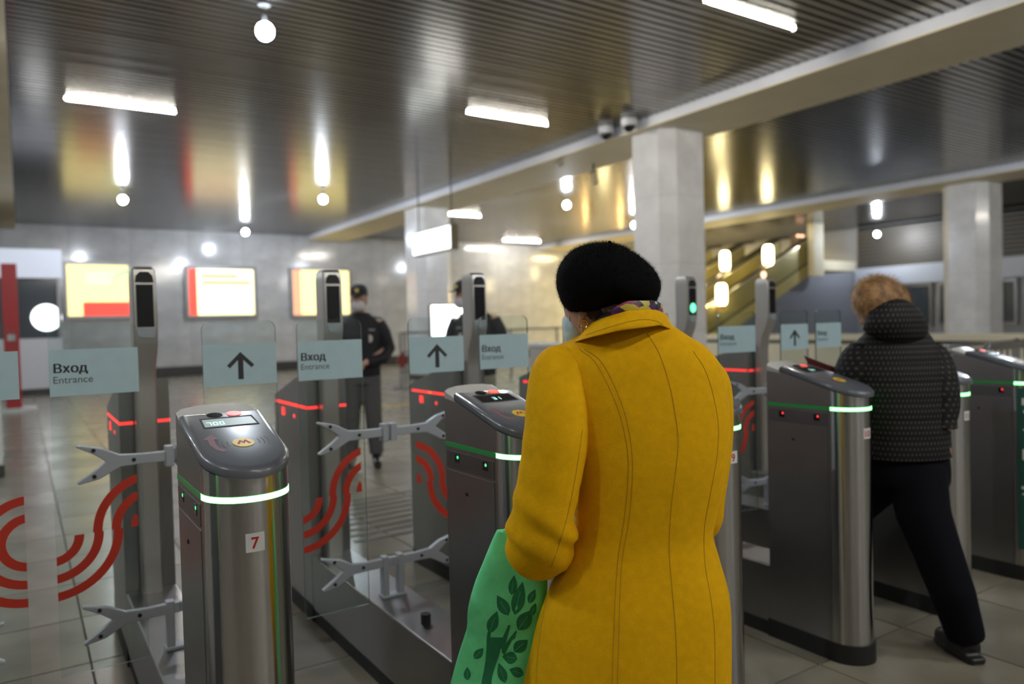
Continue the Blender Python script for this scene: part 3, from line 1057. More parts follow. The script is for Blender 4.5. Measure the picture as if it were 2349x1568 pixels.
def slant(mb, xa, xb, y0, y1, lo, hi):
    return mb.extr([(xa, y0, ZL(xa) + lo), (xb, y0, ZL(xb) + lo), (xb, y0, ZL(xb) + hi), (xa, y0, ZL(xa) + hi)], (0, y1 - y0, 0))


def escalator(y0, label):
    e = empty('escalator', (19.5, y0 + .7, 0), label, 'escalator', 'escalators rising in the warm lit side hall')
    xa, xb = 15.9, 23.1
    for yy in (y0, y0 + 1.3):
        build(slant(MB(), xa, xb, yy, yy + .12, .06, .78), 'balustrade', esc_panel, e)
        build(slant(MB(), xa, xb, yy - .02, yy + .14, .78, .84), 'deck', esc_light, e)
        build(slant(MB(), xa, xb, yy - .01, yy + .13, 0, .06), 'skirting', rub, e)
        build(MB().tube([(xa, yy + .06, ZL(xa) + .9), (xb, yy + .06, ZL(xb) + .9), (xb + .6, yy + .06, ZL(xb) + .98)], .045, 8), 'handrail', rub, e, smooth=True)
    sme = MB().box(0, .4, y0 + .14 - y0 - .7, 1.28 - .7, -.2, 0).mesh('step')
    sme.materials.append(steel_dark)
    for k in range(18):
        xx = xa + .1 + k * .4
        link('step', sme, None, e, (xx - 19.5, 0, ZL(xx) + .15))
    build(slant(MB(), xa + .8, xb, y0 + .1, y0 + 1.3, -.35, -.02), 'truss', esc_panel, e)
    return e


escalator(16.0, 'near escalator with ochre side panels and dark handrails rising right')
escalator(17.6, 'middle escalator behind the first, ochre panels and dark handrail')
escalator(19.2, 'farthest escalator, only its upper handrail line showing')
sw = struct(build(MB().extr([(16.9, 16.15, 0), (XR, 16.15, 0), (XR, 16.15, 3.0), (22.9, 16.15, 2.8)], (0, .05, 0)), 'wall_stair', mat('blue_grey_wall', (.26, .27, .31), .35), base=(22, 16.2, 0)), 'blue grey sloping wall under the escalator landing')
build(slant(MB(), 16.6, 23.2, 15.98, 16.15, -.42, 0), 'sloping_fascia', mat('yellow_fascia', (.55, .46, .16), .4), sw)
struct(build(MB().box(23.2, XR, 16.2, 21, 3.0, 3.35), 'trim_4', plaster, base=(24, 18, 3.0)), 'escalator landing slab')
e = build(MB().box(22.75, 23.3, 15.7, 15.94, 2.75, 4.56), 'landing_panel', plaster, base=(23.0, 15.8, 2.75))
tag(e, 'cream upright panel at the head of the escalator', 'panel')
p = on(1830, 552, Y=16.9)
e = empty('equipment_box', (p[0], 16.9, p[2] - .2), 'small brown box on the escalator head', 'box')
build(MB().box(p[0] - .22, p[0] + .22, 16.75, 17.05, p[2] - .25, p[2] + .12), 'body', mat('brown_box', (.16, .09, .05), .5), e)
for u in (-.12, .12):
    build(MB().ell((p[0] + u, 16.8, p[2] + .15), .06, .06, .06, 10, 6), 'lamp', mat('warm_small_lamp', (1, .6, .4), .5, emit=(1, .5, .3), strength=2.5), e)
tb = mat('copper_base', (.3, .1, .05), .4, .5)


def torch(px, py, Y, label, ball=None):
    c = on(px, py, Y=Y)
    zd = ZL(c[0]) + .84
    e = empty('torch_lamp', (c[0], Y, zd), label, 'lamp', 'glowing torch lamps on the escalator decks')
    h = .33
    rings = []
    for (dz, r) in ((-h, .1), (-h + .05, .15), (-h + .15, .165), (h - .15, .165), (h - .05, .15), (h, .1)):
        rings.append([(c[0] + r * math.cos(k * math.pi / 6), Y + r * math.sin(k * math.pi / 6), c[2] + dz) for k in range(12)])
    build(MB().loft(rings), 'glow_tube', torch_m, e, smooth=True)
    build(MB().tube([(c[0], Y, zd if Y > 16 else c[2] - h - .12), (c[0], Y, c[2] - h + .02)], .07, 10), 'base', tb, e)
    if Y < 16:
        build(MB().box(c[0] - .04, c[0] + .04, Y, 15.995, c[2] - h - .1, c[2] - h - .04), 'bracket', tb, e)
    if ball:
        q = on(*ball, Y=Y)
        build(MB().ell(q, .13, .13, .13, 12, 8), 'globe', mat('warm_globe', (1, .6, .4), .5, emit=(1, .62, .38), strength=2.2), e, smooth=True)
        build(MB().tube([q, (c[0], Y, c[2] - h - .12)], .03, 8), 'arm', tb, e)


torch(1655, 675, 15.8, 'torch lamp low on the near escalator deck, close to the pillar')
torch(1762, 585, 16.06, 'highest torch lamp on the near escalator deck', (1748, 630))
torch(1663, 598, 17.66, 'torch lamp on the middle deck just right of the pillar', (1650, 637))
for (x, lb) in ((16.6, 'added torch lamp on the middle deck hidden behind the pillar, lower one'), (21.4, 'added unseen torch lamp on the farthest deck'), (17.6, 'added torch lamp behind the pillar on the farthest deck')):  # extra torches added out of sight to warm the far wall
    y = 17.66 if x < 17 else 20.56
    zz = ZL(x) + .84
    e = empty('torch_lamp', (x, y, zz), lb, 'lamp', 'glowing torch lamps on the escalator decks')
    build(MB().tube([(x, y, zz + .17), (x, y, zz + .8)], .16, 12), 'glow_tube', torch_m, e)
    build(MB().tube([(x, y, zz), (x, y, zz + .15)], .07, 10), 'base', tb, e)
for k, (x, y) in enumerate(((19.7, 19.3), (21.6, 21.1), (23.2, 22.6))):  # added warm lights, hidden by the pillar, to yellow the side hall
    e = empty('added_warm_panel', (x, y, 4.54), ['added unseen warm ceiling light over the escalators', 'added unseen warm ceiling light over the side hall', 'added unseen warm ceiling light at the back of the side hall'][k], 'lamp', 'added warm ceiling lights in the side hall')
    build(MB().box(x - .6, x + .6, y - .3, y + .3, 4.535, 4.55), 'diffuser', mat('added_panel_glow', (1, .85, .5), .5, emit=(1, .8, .36), strength=TORCH_L * 8), e)
    build(MB().box(x - .63, x + .63, y - .33, y + .33, 4.55, 4.572), 'casing', frame_m, e)

for x in (20.6, 22.6):  # unseen lights added to wash the far wall yellow
    e = empty('added_wall_light', (x, 25.4, 2.8), 'added warm light on the marble wall hidden behind the beret, %s' % ('nearer the posters' if x < 21 else 'nearer the escalators'), 'lamp', 'added warm wall lights')
    build(MB().box(x - .12, x + .12, 25.3, 25.46, 2.45, 3.1), 'backplate', tb, e)
    build(MB().tube([(x, 25.2, 2.5), (x, 25.2, 3.05)], .1, 12), 'glow_tube', mat('added_wall_glow', (1, .85, .5), .5, emit=(1, .8, .3), strength=TORCH_L * 3.5), e)
    build(MB().box(x - .2, x + .2, 25.0, 25.03, 2.35, 3.2), 'glow_shield', tb, e)  # shield added to keep the glow from mirroring in the ceiling
    build(MB().box(x - .03, x + .03, 25.03, 25.3, 2.38, 2.42), 'arm', tb, e)

# ---- ceiling fittings on the broad beam
for k, (px, py) in enumerate(((1390, 280), (1443, 264))):
    q = on(px, py, X=8.2)
    z = 4.47
    e = empty('dome_camera', (8.2, q[1], z), ['left one of two dome cameras under the slats by the beam', 'right one of two dome cameras under the slats by the beam'][k], 'camera', 'dome cameras by the broad beam')
    build(MB().tube([(8.2, q[1], z), (8.2, q[1], 4.58)], [.13, .13], 18), 'housing', mat('white_camera', (.65, .65, .66), .4), e, smooth=True)
    build(MB().ell((8.2, q[1], z), .1, .1, .1, 16, 8), 'dome', blackgloss, e, smooth=True)
q = on(1362, 402, Z=4.2)
e = empty('bullet_camera', tuple(q), 'small drooping camera hanging under the broad beam', 'camera')
build(MB().tube([(q[0], q[1], 4.57), (q[0], q[1], 4.28), (q[0] - .12, q[1] - .05, 4.24)], .02, 8), 'arm', black, e)
build(MB().tube([(q[0] + .02, q[1], 4.26), (q[0] - .05, q[1] - .12, 4.02)], .05, 12), 'body', mat('tan_camera', (.5, .42, .28), .5), e)
q = on(1285, 380, Z=4.4)
e = empty('smoke_detector', (q[0], q[1], 4.4), 'small round detector on the beam underside', 'detector')
build(MB().tube([(q[0], q[1], 4.385), (q[0], q[1], 4.42)], [.06, .09], 16), 'body', mat('white_camera', (.65, .65, .66), .4), e)
build(MB().ell((q[0], q[1], 4.385), .025, .025, .02, 10, 6), 'lens', blackgloss, e)

# ================================================================== PEOPLE
def rows(rws, n=32, p=2.2, sub=4):
    """closed rings from picture rows (y, x left, x right, depth, half thickness)"""
    out = []
    for (y, xl, xr, dep, b) in smooth_path(rws, sub):
        L, Rr = at(xl, y, dep), at(xr, y, dep)
        c, a = (L + Rr) / 2, (Rr - L) / 2
        a = np.array([a[0], a[1], 0])
        fw = np.array([-a[1], a[0], 0])
        fw = fw / np.linalg.norm(fw)
        ring = []
        for k in range(n):
            t = 2 * math.pi * k / n
            ct, st = math.cos(t), math.sin(t)
            ring.append(c + a * math.copysign(abs(ct) ** (2 / p), ct) + fw * b * math.copysign(abs(st) ** (2 / p), st))
        out.append(ring)
    return out


def sleeve(pts, n=20, sub=5):
    """tube through picture points (x, y, depth, radius m)"""
    P = smooth_path([(*at(x, y, d), r) for x, y, d, r in pts], sub)
    return [q[:3] for q in P], [q[3] for q in P]


def star(outline, c, dep, b, n=40, m=9, back=None):
    """rounded solid whose outline follows the picture outline"""
    cx, cy = c
    ang = sorted((math.atan2(y - cy, x - cx), math.hypot(x - cx, y - cy)) for x, y in outline)
    A = [a for a, r in ang]
    Rr = [r for a, r in ang]
    A = [A[-1] - 2 * math.pi] + A + [A[0] + 2 * math.pi]
    Rr = [Rr[-1]] + Rr + [Rr[0]]
    rings = []
    for j in range(m + 1):
        ph = -math.pi / 2 + math.pi * j / m
        ph = max(-1.5, min(1.5, ph))
        ring = []
        for k in range(n):
            t = -math.pi + 2 * math.pi * k / n
            r = np.interp(t, A, Rr) * math.cos(ph) ** .85
            bb = b if ph < 0 or back is None else back
            ring.append(at(cx + r * math.cos(t), cy + r * math.sin(t), dep + bb * math.sin(ph)))
        rings.append(ring)
    return rings


def hand(mb, wrist, d, side, s=1.0, curl=.5, nrm=None):
    """palm, four unequal bent fingers and a thumb; d = pointing direction, side = towards the thumb"""
    wrist, d, side = (np.array(v, float) for v in (wrist, d, side))
    d /= np.linalg.norm(d)
    side -= d * (side @ d)
    side /= np.linalg.norm(side)
    dn = np.cross(d, side)
    mb.tube([wrist, wrist + d * .035 * s, wrist + d * .085 * s], [.026 * s, .038 * s, .036 * s], 10, flat=.5)
    for k, L in enumerate((.072, .08, .075, .058)):
        b = wrist + d * .08 * s + side * (.03 - .02 * k) * s
        m_ = b + (d * .5 + dn * curl * .3) * L * s
        e = m_ + (d * (.5 - curl * .4) + dn * curl * .5) * L * s
        mb.tube([b, m_, e], [.0095 * s, .0088 * s, .007 * s], 7)
    b = wrist + d * .03 * s + side * .03 * s
    mb.tube([b, b + (side * .6 + d * .6) * .04 * s, b + (side * .5 + d * 1.2) * .05 * s], [.012 * s, .01 * s, .008 * s], 7)


skin = mat('skin', (.5, .3, .22), .5, var=.1, vscale=20)
coat_m = mat('mustard_wool', (.84, .45, .003), .9, var=.08, vscale=60, bump=.25, bscale=260, sheen=.15, spec=.15)
coat_seam = mat('mustard_seam', (.46, .24, .003), .9)
beret_m = mat('black_angora', (.0035, .0035, .004), .95, spec=.1)
maskm = mat('pale_blue_mask', (.5, .66, .75), .7, var=.1, vscale=60)
loop_m = mat('white_elastic', (.8, .8, .78), .6)
gold = mat('gold', (.8, .55, .2), .25, 1)
dark_hair = mat('dark_brown_hair', (.03, .018, .012), .6)


def scarf_mat():
    m = bpy.data.materials.new('patterned_silk')
    m.use_nodes = True
    nt = m.node_tree
    b = nt.nodes['Principled BSDF']
    b.inputs['Roughness'].default_value = .4
    tc = nt.nodes.new('ShaderNodeTexCoord')
    mp = nt.nodes.new('ShaderNodeMapping')
    mp.inputs['Scale'].default_value = (1, 1, 2.2)
    mp.inputs['Rotation'].default_value = (.5, .6, .3)
    vo = nt.nodes.new('ShaderNodeTexVoronoi')
    vo.inputs['Scale'].default_value = 42
    sp = nt.nodes.new('ShaderNodeSeparateColor')
    r = nt.nodes.new('ShaderNodeValToRGB')
    r.color_ramp.interpolation = 'CONSTANT'
    cols = ((0, (.01, .008, .015)), (.38, (.3, .02, .12)), (.55, (.62, .5, .06)), (.72, (.02, .01, .04)), (.84, (.7, .68, .65)), (.92, (.08, .02, .12)))
    r.color_ramp.elements[0].color = (*cols[0][1], 1)
    r.color_ramp.elements[1].position = cols[1][0]
    r.color_ramp.elements[1].color = (*cols[1][1], 1)
    for p_, c_ in cols[2:]:
        e_ = r.color_ramp.elements.new(p_)
        e_.color = (*c_, 1)
    nt.links.new(tc.outputs['Object'], mp.inputs[0])
    nt.links.new(mp.outputs[0], vo.inputs['Vector'])
    nt.links.new(vo.outputs['Color'], sp.inputs[0])
    nt.links.new(sp.outputs[0], r.inputs[0])
    nt.links.new(r.outputs[0], b.inputs['Base Color'])
    return m


def seam(bvh, pts, parent, m, r=.0012, name='seam', lift=.0002):
    P = [cast(bvh, x, y, lift) for x, y in smooth_path([np.array(q, float) for q in pts], 7)]
    P = [q for q in P if q is not None]
    if len(P) > 3:
        return build(MB().tube(P, r, 6), name, m, parent, smooth=True)


# ------------------------------------------------ woman in the yellow coat
D1 = 1.65
ax = at(1440, 1300, D1)
base1 = np.array([ax[0], ax[1], 0])
lat, fwd = R0.copy(), np.array([math.sin(YAW + .15), math.cos(YAW + .15), 0])
fac = np.array([.1, 1.0, 0]) / math.hypot(.1, 1)           # she faces the gates
b1 = MB()
hc = at(1378, 688, 1.685)
b1.ell(hc, .083, .09, .112, 20, 14)
b1.ell(hc + np.array([-.012, .03, -.055]), .052, .06, .055, 16, 10)      # jaw
nose_p = hc + fac * .098 + np.array([0, 0, -.03])
b1.ell(nose_p, .014, .02, .022, 10, 8)
b1.ell(hc + fac * .088 + np.array([0, 0, -.068]), .022, .012, .012, 10, 6)   # mouth
for sx in (-1, 1):
    b1.ell(hc + fac * .082 + np.array([sx * .033, 0, .0]), .015, .01, .009, 10, 6)
sh = at(1445, 830, D1)
b1.tube([hc + np.array([.02, -.02, -.05]), at(1425, 770, 1.66), sh], [.052, .055, .09], 14)
b1.loft(rows([(800, 1330, 1560, D1, .06), (870, 1270, 1630, D1, .085), (1000, 1345, 1640, D1, .1), (1200, 1350, 1610, D1, .09), (1400, 1290, 1640, D1, .12), (1480, 1290, 1640, D1, .11)], 20))
hipc = at(1450, 1450, D1)
for sx in (-1, 1):
    h = hipc + lat * sx * .085
    ft = base1 + lat * sx * .09
    b1.tube([h, np.array([(h + ft)[0] / 2, (h + ft)[1] / 2, .5]), ft + np.array([0, 0, .33]), ft + np.array([0, 0, .09])], [.095, .06, .055, .038], 14)
    b1.tube([ft + np.array([0, 0, .07]), ft + fac * .1 + np.array([0, 0, .04]), ft + fac * .15 + np.array([0, 0, .035])], [.035, .032, .026], 10)
wl_, wr_ = at(1235, 1165, 1.86), at(1500, 1170, 1.95)
b1.tube([at(1290, 860, D1), at(1255, 1060, 1.63), at(1245, 1240, 1.63), wl_], [.05, .045, .04, .028], 12)
b1.tube([at(1600, 870, D1), at(1606, 1060, 1.69), at(1595, 1180, 1.74), wr_], [.045, .04, .035, .028], 12)
hand(b1, wl_, fwd + np.array([0, 0, .2]), lat * 1.0, .9)
hand(b1, wr_, fwd - lat * .5, -lat * .3 + np.array([0, 0, 1.0]), .9)
w1 = fuse(b1, 'person', skin, base=base1, voxel=.0065, smooth=4)
tag(w1, 'woman seen from behind in a mustard yellow coat and black beret, head bowed', 'person')
hb1 = bvh_of(w1)

# ear, earring
ec = cast(hb1, 1335, 720)
if ec is not None:
    me_ = MB()
    me_.ell(ec, .008, .009, .022, 14, 10)
    ear = build(me_, 'ear', skin, w1, smooth=True, angle=180)
    c = at(1333, 739, 1.565)
    c = ec + np.array([-.004, -.008, -.022])
    build(MB().tube([c + .0095 * (R_ * math.cos(t) + U_ * math.sin(t)) for t in np.linspace(0, 2 * math.pi, 18)], .0013, 6), 'earring', gold, w1, smooth=True)

# coat body
T1 = [(712, 1400, 1500, 1.662, .05), (735, 1380, 1522, 1.66, .06), (752, 1352, 1546, 1.655, .072), (775, 1312, 1578, D1, .085), (800, 1262, 1615, D1, .098), (835, 1240, 1645, D1, .108), (880, 1250, 1660, D1, .115),
      (940, 1275, 1668, D1, .122), (1000, 1296, 1668, D1, .126), (1060, 1310, 1662, D1, .126), (1120, 1318, 1652, D1, .122), (1180, 1320, 1636, D1, .118), (1225, 1316, 1630, D1, .118),
      (1280, 1295, 1645, D1, .126), (1340, 1262, 1662, D1, .138), (1400, 1240, 1670, D1, .146), (1470, 1222, 1673, D1, .152), (1568, 1203, 1673, D1, .158), (1660, 1190, 1676, D1, .162)]
R1 = rows(T1, 56, 2.35, 4)
# soft vertical drape in the skirt of the coat
for ring in R1:
    zc = ring[0][2]
    k_ = max(0.0, min(1.0, (.86 - zc) / .4))
    c = sum(ring) / len(ring)
    for q in range(len(ring)):
        d_ = ring[q] - c
        ring[q] = c + d_ * (1 + k_ * .022 * math.sin(q * 2 * math.pi / 56 * 7 + 1.0))
coat = build(MB().loft(R1), 'coat', coat_m, w1, smooth=True, angle=80)
coat['label'] = 'mustard yellow wool coat with curved back seams'
# sleeves
P, Rd = sleeve([(1300, 815, 1.64, .03), (1284, 845, 1.61, .056), (1277, 900, 1.585, .063), (1276, 965, 1.572, .067), (1271, 1035, 1.566, .068), (1261, 1095, 1.564, .0665), (1249, 1155, 1.566, .068),
                (1243, 1200, 1.575, .0715), (1240, 1238, 1.595, .074), (1238, 1254, 1.64, .071), (1236, 1236, 1.72, .06), (1234, 1200, 1.79, .052), (1235, 1172, 1.85, .047)])
Rd = [r * (1 + .03 * math.sin(k * 1.1) * (k / len(Rd))) for k, r in enumerate(Rd)]
sl = build(MB().tube(P, Rd, 26), 'sleeve', coat_m, w1, smooth=True, angle=80)
P, Rd = sleeve([(1612, 835, 1.66, .035), (1618, 880, 1.67, .055), (1622, 960, 1.68, .058), (1618, 1050, 1.69, .056), (1608, 1130, 1.7, .054), (1600, 1185, 1.73, .056), (1580, 1195, 1.8, .05), (1530, 1180, 1.9, .044)])
build(MB().tube(P, Rd, 22), 'sleeve', coat_m, w1, smooth=True, angle=80)
from mathutils import noise as mnoise


def crumple(o, fn):
    me = o.data
    off = wl(o)
    nr = [np.array(v.normal) for v in me.vertices]
    for v, n_ in zip(me.vertices, nr):
        v.co = np.array(v.co) + n_ * fn(np.array(v.co) + off)


def elbow(p):
    k = math.exp(-((p[2] - .93) / .075) ** 2)
    q = p[2] * 75 + (p @ R0) * 55
    return k * (.0045 * math.sin(q) + .002 * math.sin(q * 1.9 + 1)) + .003 * mnoise.noise(Vector(p * 9))


crumple(sl, elbow)
crumple(coat, lambda p: .0035 * mnoise.noise(Vector((p[0] * 7, p[1] * 7, p[2] * 3))) + .0015 * mnoise.noise(Vector(p * 16)))
sb = bvh_of(sl)
seam(sb, [(1336, 985), (1322, 1080), (1302, 1180), (1278, 1262), (1264, 1300)], sl, coat_seam, .0008)
cb = bvh_of(coat)
SEAMS = [[(1328, 800), (1365, 830), (1398, 890), (1425, 960), (1440, 1040), (1440, 1110), (1432, 1190), (1418, 1280), (1411, 1380), (1407, 1480), (1404, 1568)],
         [(1340, 800), (1378, 828), (1412, 890), (1437, 960), (1450, 1040), (1450, 1110), (1443, 1190), (1428, 1280), (1422, 1380), (1419, 1480), (1416, 1568)],
         [(1484, 764), (1512, 810), (1535, 880), (1548, 945), (1556, 1010), (1550, 1080), (1540, 1160), (1535, 1250), (1540, 1330), (1548, 1420), (1552, 1500), (1553, 1568)],
         [(1590, 805), (1618, 850), (1637, 910), (1648, 980), (1644, 1050), (1630, 1130), (1616, 1210), (1617, 1290), (1630, 1370), (1639, 1450), (1640, 1568)],
         [(1256, 1360), (1243, 1430), (1234, 1500), (1230, 1568)]]
for s_ in SEAMS:
    seam(cb, s_, coat, coat_seam, .0008)
# collar
def ringband(cfg_lo, cfg_up, t0, t1, thick, n=40):
    """turned band: lower outer line to upper inner line"""
    outer, inner = [], []
    for t in np.linspace(t0, t1, n):
        sec = []
        for f_, bulge in ((0, 0), (.15, .006), (.5, .007), (.85, .004), (1, 0)):
            (xc, a, dep, b, ys), (xc2, a2, dep2, b2, ys2) = cfg_lo, cfg_up
            dg_t = math.degrees(t)
            x = (xc + a * math.sin(t)) * (1 - f_) + (xc2 + a2 * math.sin(t)) * f_
            y = np.interp(dg_t, [-120, -90, -45, 0, 45, 90, 120], ys) * (1 - f_) + np.interp(dg_t, [-120, -90, -45, 0, 45, 90, 120], ys2) * f_
            d = (dep - (b + bulge) * math.cos(t)) * (1 - f_) + (dep2 - (b2 + bulge) * math.cos(t)) * f_
            sec.append((x, y, d))
        o_ = [at(*q) for q in sec]
        i_ = [at(x + (1440 - x) * .0, y + 2, d + thick) for x, y, d in sec][::-1]
        outer.append(o_ + i_)
    return MB().loft(outer)


col = build(ringband((1430, 120, 1.655, .132, [804, 793, 775, 755, 744, 768, 800]), (1440, 92, 1.66, .1, [768, 752, 731, 709, 710, 728, 750]), -2.0, 2.0, .012), 'collar', coat_m, w1, smooth=True, angle=60)
kb = bvh_of(col)
seam(kb, [(1345, 768), (1380, 756), (1430, 741), (1470, 733), (1500, 735), (1520, 744)], col, coat_seam, .0008)
scf = build(ringband((1440, 86, 1.66, .094, [785, 772, 748, 728, 728, 744, 765]), (1436, 84, 1.66, .102, [772, 752, 724, 690, 688, 700, 720]), -2.3, 2.3, .004), 'scarf', scarf_mat(), w1, smooth=True, angle=60)
scf['label'] = 'patterned silk scarf in magenta, yellow and black'
# beret
BO = [(145, 560), (160, 450), (230, 310), (340, 200), (470, 135), (640, 100), (820, 93), (960, 125), (1100, 195), (1230, 280), (1340, 370), (1440, 490), (1490, 600), (1490, 690), (1460, 790),
      (1410, 880), (1330, 925), (1200, 915), (1050, 905), (900, 915), (760, 960), (640, 1000), (520, 1003), (400, 995), (300, 965), (215, 880), (190, 790), (150, 680)]
BO = [(1250 + u / 5.6, 540 + v / 5.6) for u, v in BO]
ber = build(MB().loft(star(BO, (1395, 645), 1.655, .118, 48, 12)), 'beret', beret_m, w1, smooth=True, angle=180)
bb = bvh_of(ber)
fz = MB()
me_ = ber.data
off = wl(ber)
rnd = random.Random(3)
polys = list(me_.polygons)
cum = np.cumsum([q.area for q in polys])
for k in range(16000):
    pl = polys[min(len(polys) - 1, int(np.searchsorted(cum, rnd.random() * cum[-1])))]
    vs = [np.array(me_.vertices[q].co) for q in pl.vertices]
    if len(vs) != 4:
        continue
    fu, fv = rnd.random(), rnd.random()
    p0 = (vs[0] * (1 - fu) + vs[1] * fu) * (1 - fv) + (vs[3] * (1 - fu) + vs[2] * fu) * fv + off
    nn = np.array(pl.normal)
    if np.dot(nn, p0 - at(1395, 645, 1.655)) < 0:
        nn = -nn
    dr = nn + np.array([rnd.uniform(-.7, .7) for _ in range(3)])
    dr /= np.linalg.norm(dr)
    sd = np.cross(dr, (0.3, .2, 1.0))
    sd /= np.linalg.norm(sd) + 1e-9
    L = rnd.uniform(.004, .0105)
    fz.add([p0 - nn * .0005 + sd * .00025, p0 - nn * .0005 - sd * .00025, p0 + dr * L], [(0, 1, 2)])
o = build(fz, 'fuzz', beret_m, ber)
o['kind'] = 'stuff'
build(MB().tube([at(1398, 560, 1.655), at(1399, 553, 1.655)], .004, 8), 'stalk', beret_m, ber)
# hair under the beret, mask, loops
hm = MB()
for k in range(90):
    x = 1343 + 34 * random.random()
    P = [cast(hb1, x + q * random.uniform(.2, 1), 706 + q * 1.6, .0015) for q in (0, 5, 10, 10 + random.uniform(0, 8))]
    if all(q is not None for q in P):
        hm.tube(P, .0006, 4)
o = build(hm, 'hair', dark_hair, w1)
o['kind'] = 'stuff'
mk = build(MB().loft(star([(1294, 728), (1300, 716), (1322, 720), (1340, 745), (1345, 790), (1328, 806), (1312, 802), (1300, 785), (1294, 760)], (1318, 762), 1.705, .05, 26, 8)), 'face_mask', maskm, w1, smooth=True, angle=180)
seam(hb1, [(1306, 722), (1307, 740), (1310, 760), (1313, 775)], w1, loop_m, .0012, 'mask_loop', .001)
seam(hb1, [(1334, 746), (1336, 760), (1336, 772), (1335, 785)], w1, loop_m, .0012, 'mask_loop', .001)
# boots
for sx in (-1, 1):
    ft = base1 + lat * sx * .09
    bo = MB()
    bo.tube([ft + np.array([0, 0, .3]), ft + np.array([0, 0, .12]), ft + np.array([0, 0, .06])], [.06, .05, .047], 14)
    bo.tube([ft - fac * .05 + np.array([0, 0, .045]), ft + fac * .06 + np.array([0, 0, .045]), ft + fac * .16 + np.array([0, 0, .034])], [.04, .044, .032], 12)
    bo.box(ft[0] - .045, ft[0] + .045, ft[1] - .08, ft[1] + .19, .0, .02)
    fuse(bo, 'boot', mat('black_leather', (.012, .012, .013), .35), w1, voxel=.008, smooth=3)

# ------------------------------------------------ green bag
bagm = mat('green_nonwoven', (.2, .93, .42), .75, var=.12, vscale=25, bump=.15, bscale=300, col2=(.16, .84, .35))
BR = [(1216, 1139, 1172, 1.735, .012), (1240, 1128, 1205, 1.735, .02), (1290, 1107, 1248, 1.735, .03), (1340, 1087, 1256, 1.74, .036), (1390, 1074, 1250, 1.74, .04), (1435, 1071, 1244, 1.75, .042), (1460, 1064, 1240, 1.75, .042),
      (1510, 1048, 1234, 1.75, .042), (1568, 1032, 1226, 1.75, .042), (1640, 1014, 1218, 1.75, .04), (1700, 1010, 1212, 1.75, .035)]
bagb = np.array([*at(1140, 1500, 1.71)[:2], at(1140, 1700, 1.72)[2]])
bg = build(MB().loft(rows(BR, 44, 3.2, 5)), 'carrier_bag', bagm, base=bagb, smooth=True, angle=70)
tag(bg, 'bright green carrier bag with a dark leafy tree print on her arm', 'bag')
gb = bvh_of(bg)
inkg = mat('dark_green_print', (.02, .24, .1), .75, var=.15, vscale=60)
vein = mat('light_green_line', (.1, .62, .22), .75)


def leafp(cx, cy, L, W, ang, bare=False):
    """printed leaf: px centre, length, width, angle (deg from vertical)"""
    a = math.radians(ang)
    ux, uy = math.sin(a), -math.cos(a)
    pts = []
    for sgn in (1, -1):
        ts = np.linspace(0, 1, 9) if sgn == 1 else np.linspace(1, 0, 9)[1:-1]
        for t in ts:
            wd = W / 2 * math.sin(math.pi * t ** .8) * sgn
            s_ = (t - .5) * L
            pts.append((cx + ux * s_ - uy * wd, cy + uy * s_ + ux * wd))
    P = [cast(gb, x, y, .0008) for x, y in pts]
    c = cast(gb, cx, cy, .0008)
    if c is None or any(q is None for q in P):
        return
    n_ = len(P)
    o_ = build(MB().add(P + [c], [(k, (k + 1) % n_, n_) for k in range(n_)]), 'printed_leaf', inkg, bg)
    V = [cast(gb, cx + ux * s_ * L, cy + uy * s_ * L, .0012) for s_ in (-.42, -.1, .2)]
    if all(v is not None for v in V):
        build(MB().tube(V, .0006, 4), 'leaf_vein', vein, o_)


LF = lambda zx, zy, L, W, a: leafp(1000 + zx / 3.132, 1100 + zy / 3.132, L / 3.132, W / 3.132, a)
for q in ((553, 755, 145, 62, 8), (595, 850, 245, 95, 14), (690, 835, 110, 55, 25), (480, 900, 165, 85, -30), (412, 1020, 170, 80, 20), (640, 1005, 175, 105, 35), (530, 1275, 110, 88, -80), (474, 1385, 150, 68, -18),
          (578, 1378, 110, 75, -70), (226, 1390, 95, 52, 0), (308, 1245, 100, 60, 40), (610, 1190, 130, 90, 50), (700, 930, 100, 45, 20), (560, 1120, 60, 26, 20)):
    LF(*q)


def printed(poly, name='printed_trunk'):
    pts = [(1000 + x / 3.132, 1100 + y / 3.132) for x, y in poly]
    h = len(pts) // 2
    A = smooth_path([np.array(q) for q in pts[:h]], 5)
    B = smooth_path([np.array(q) for q in pts[h:][::-1]], 5)
    PA, PB = [cast(gb, *q, .0007) for q in A], [cast(gb, *q, .0007) for q in B]
    ok = [k for k in range(len(PA)) if PA[k] is not None and PB[k] is not None]
    mb = MB()
    n_ = len(ok)
    mb.add([PA[k] for k in ok] + [PB[k] for k in ok], [(k, k + 1, n_ + k + 1, n_ + k) for k in range(n_ - 1)])
    build(mb, name, inkg, bg)


printed([(365, 1130), (362, 1230), (350, 1340), (330, 1440), (310, 1560), (400, 1560), (400, 1440), (425, 1340), (455, 1250), (480, 1130)])
printed([(455, 1200), (480, 1130), (520, 1040), (535, 1045), (510, 1140), (490, 1230)], 'printed_branch')
printed([(470, 1230), (520, 1150), (575, 1080), (582, 1092), (535, 1170), (490, 1260)], 'printed_branch')
printed([(365, 1160), (370, 1100), (395, 1050), (405, 1055), (392, 1110), (400, 1180)], 'printed_branch')
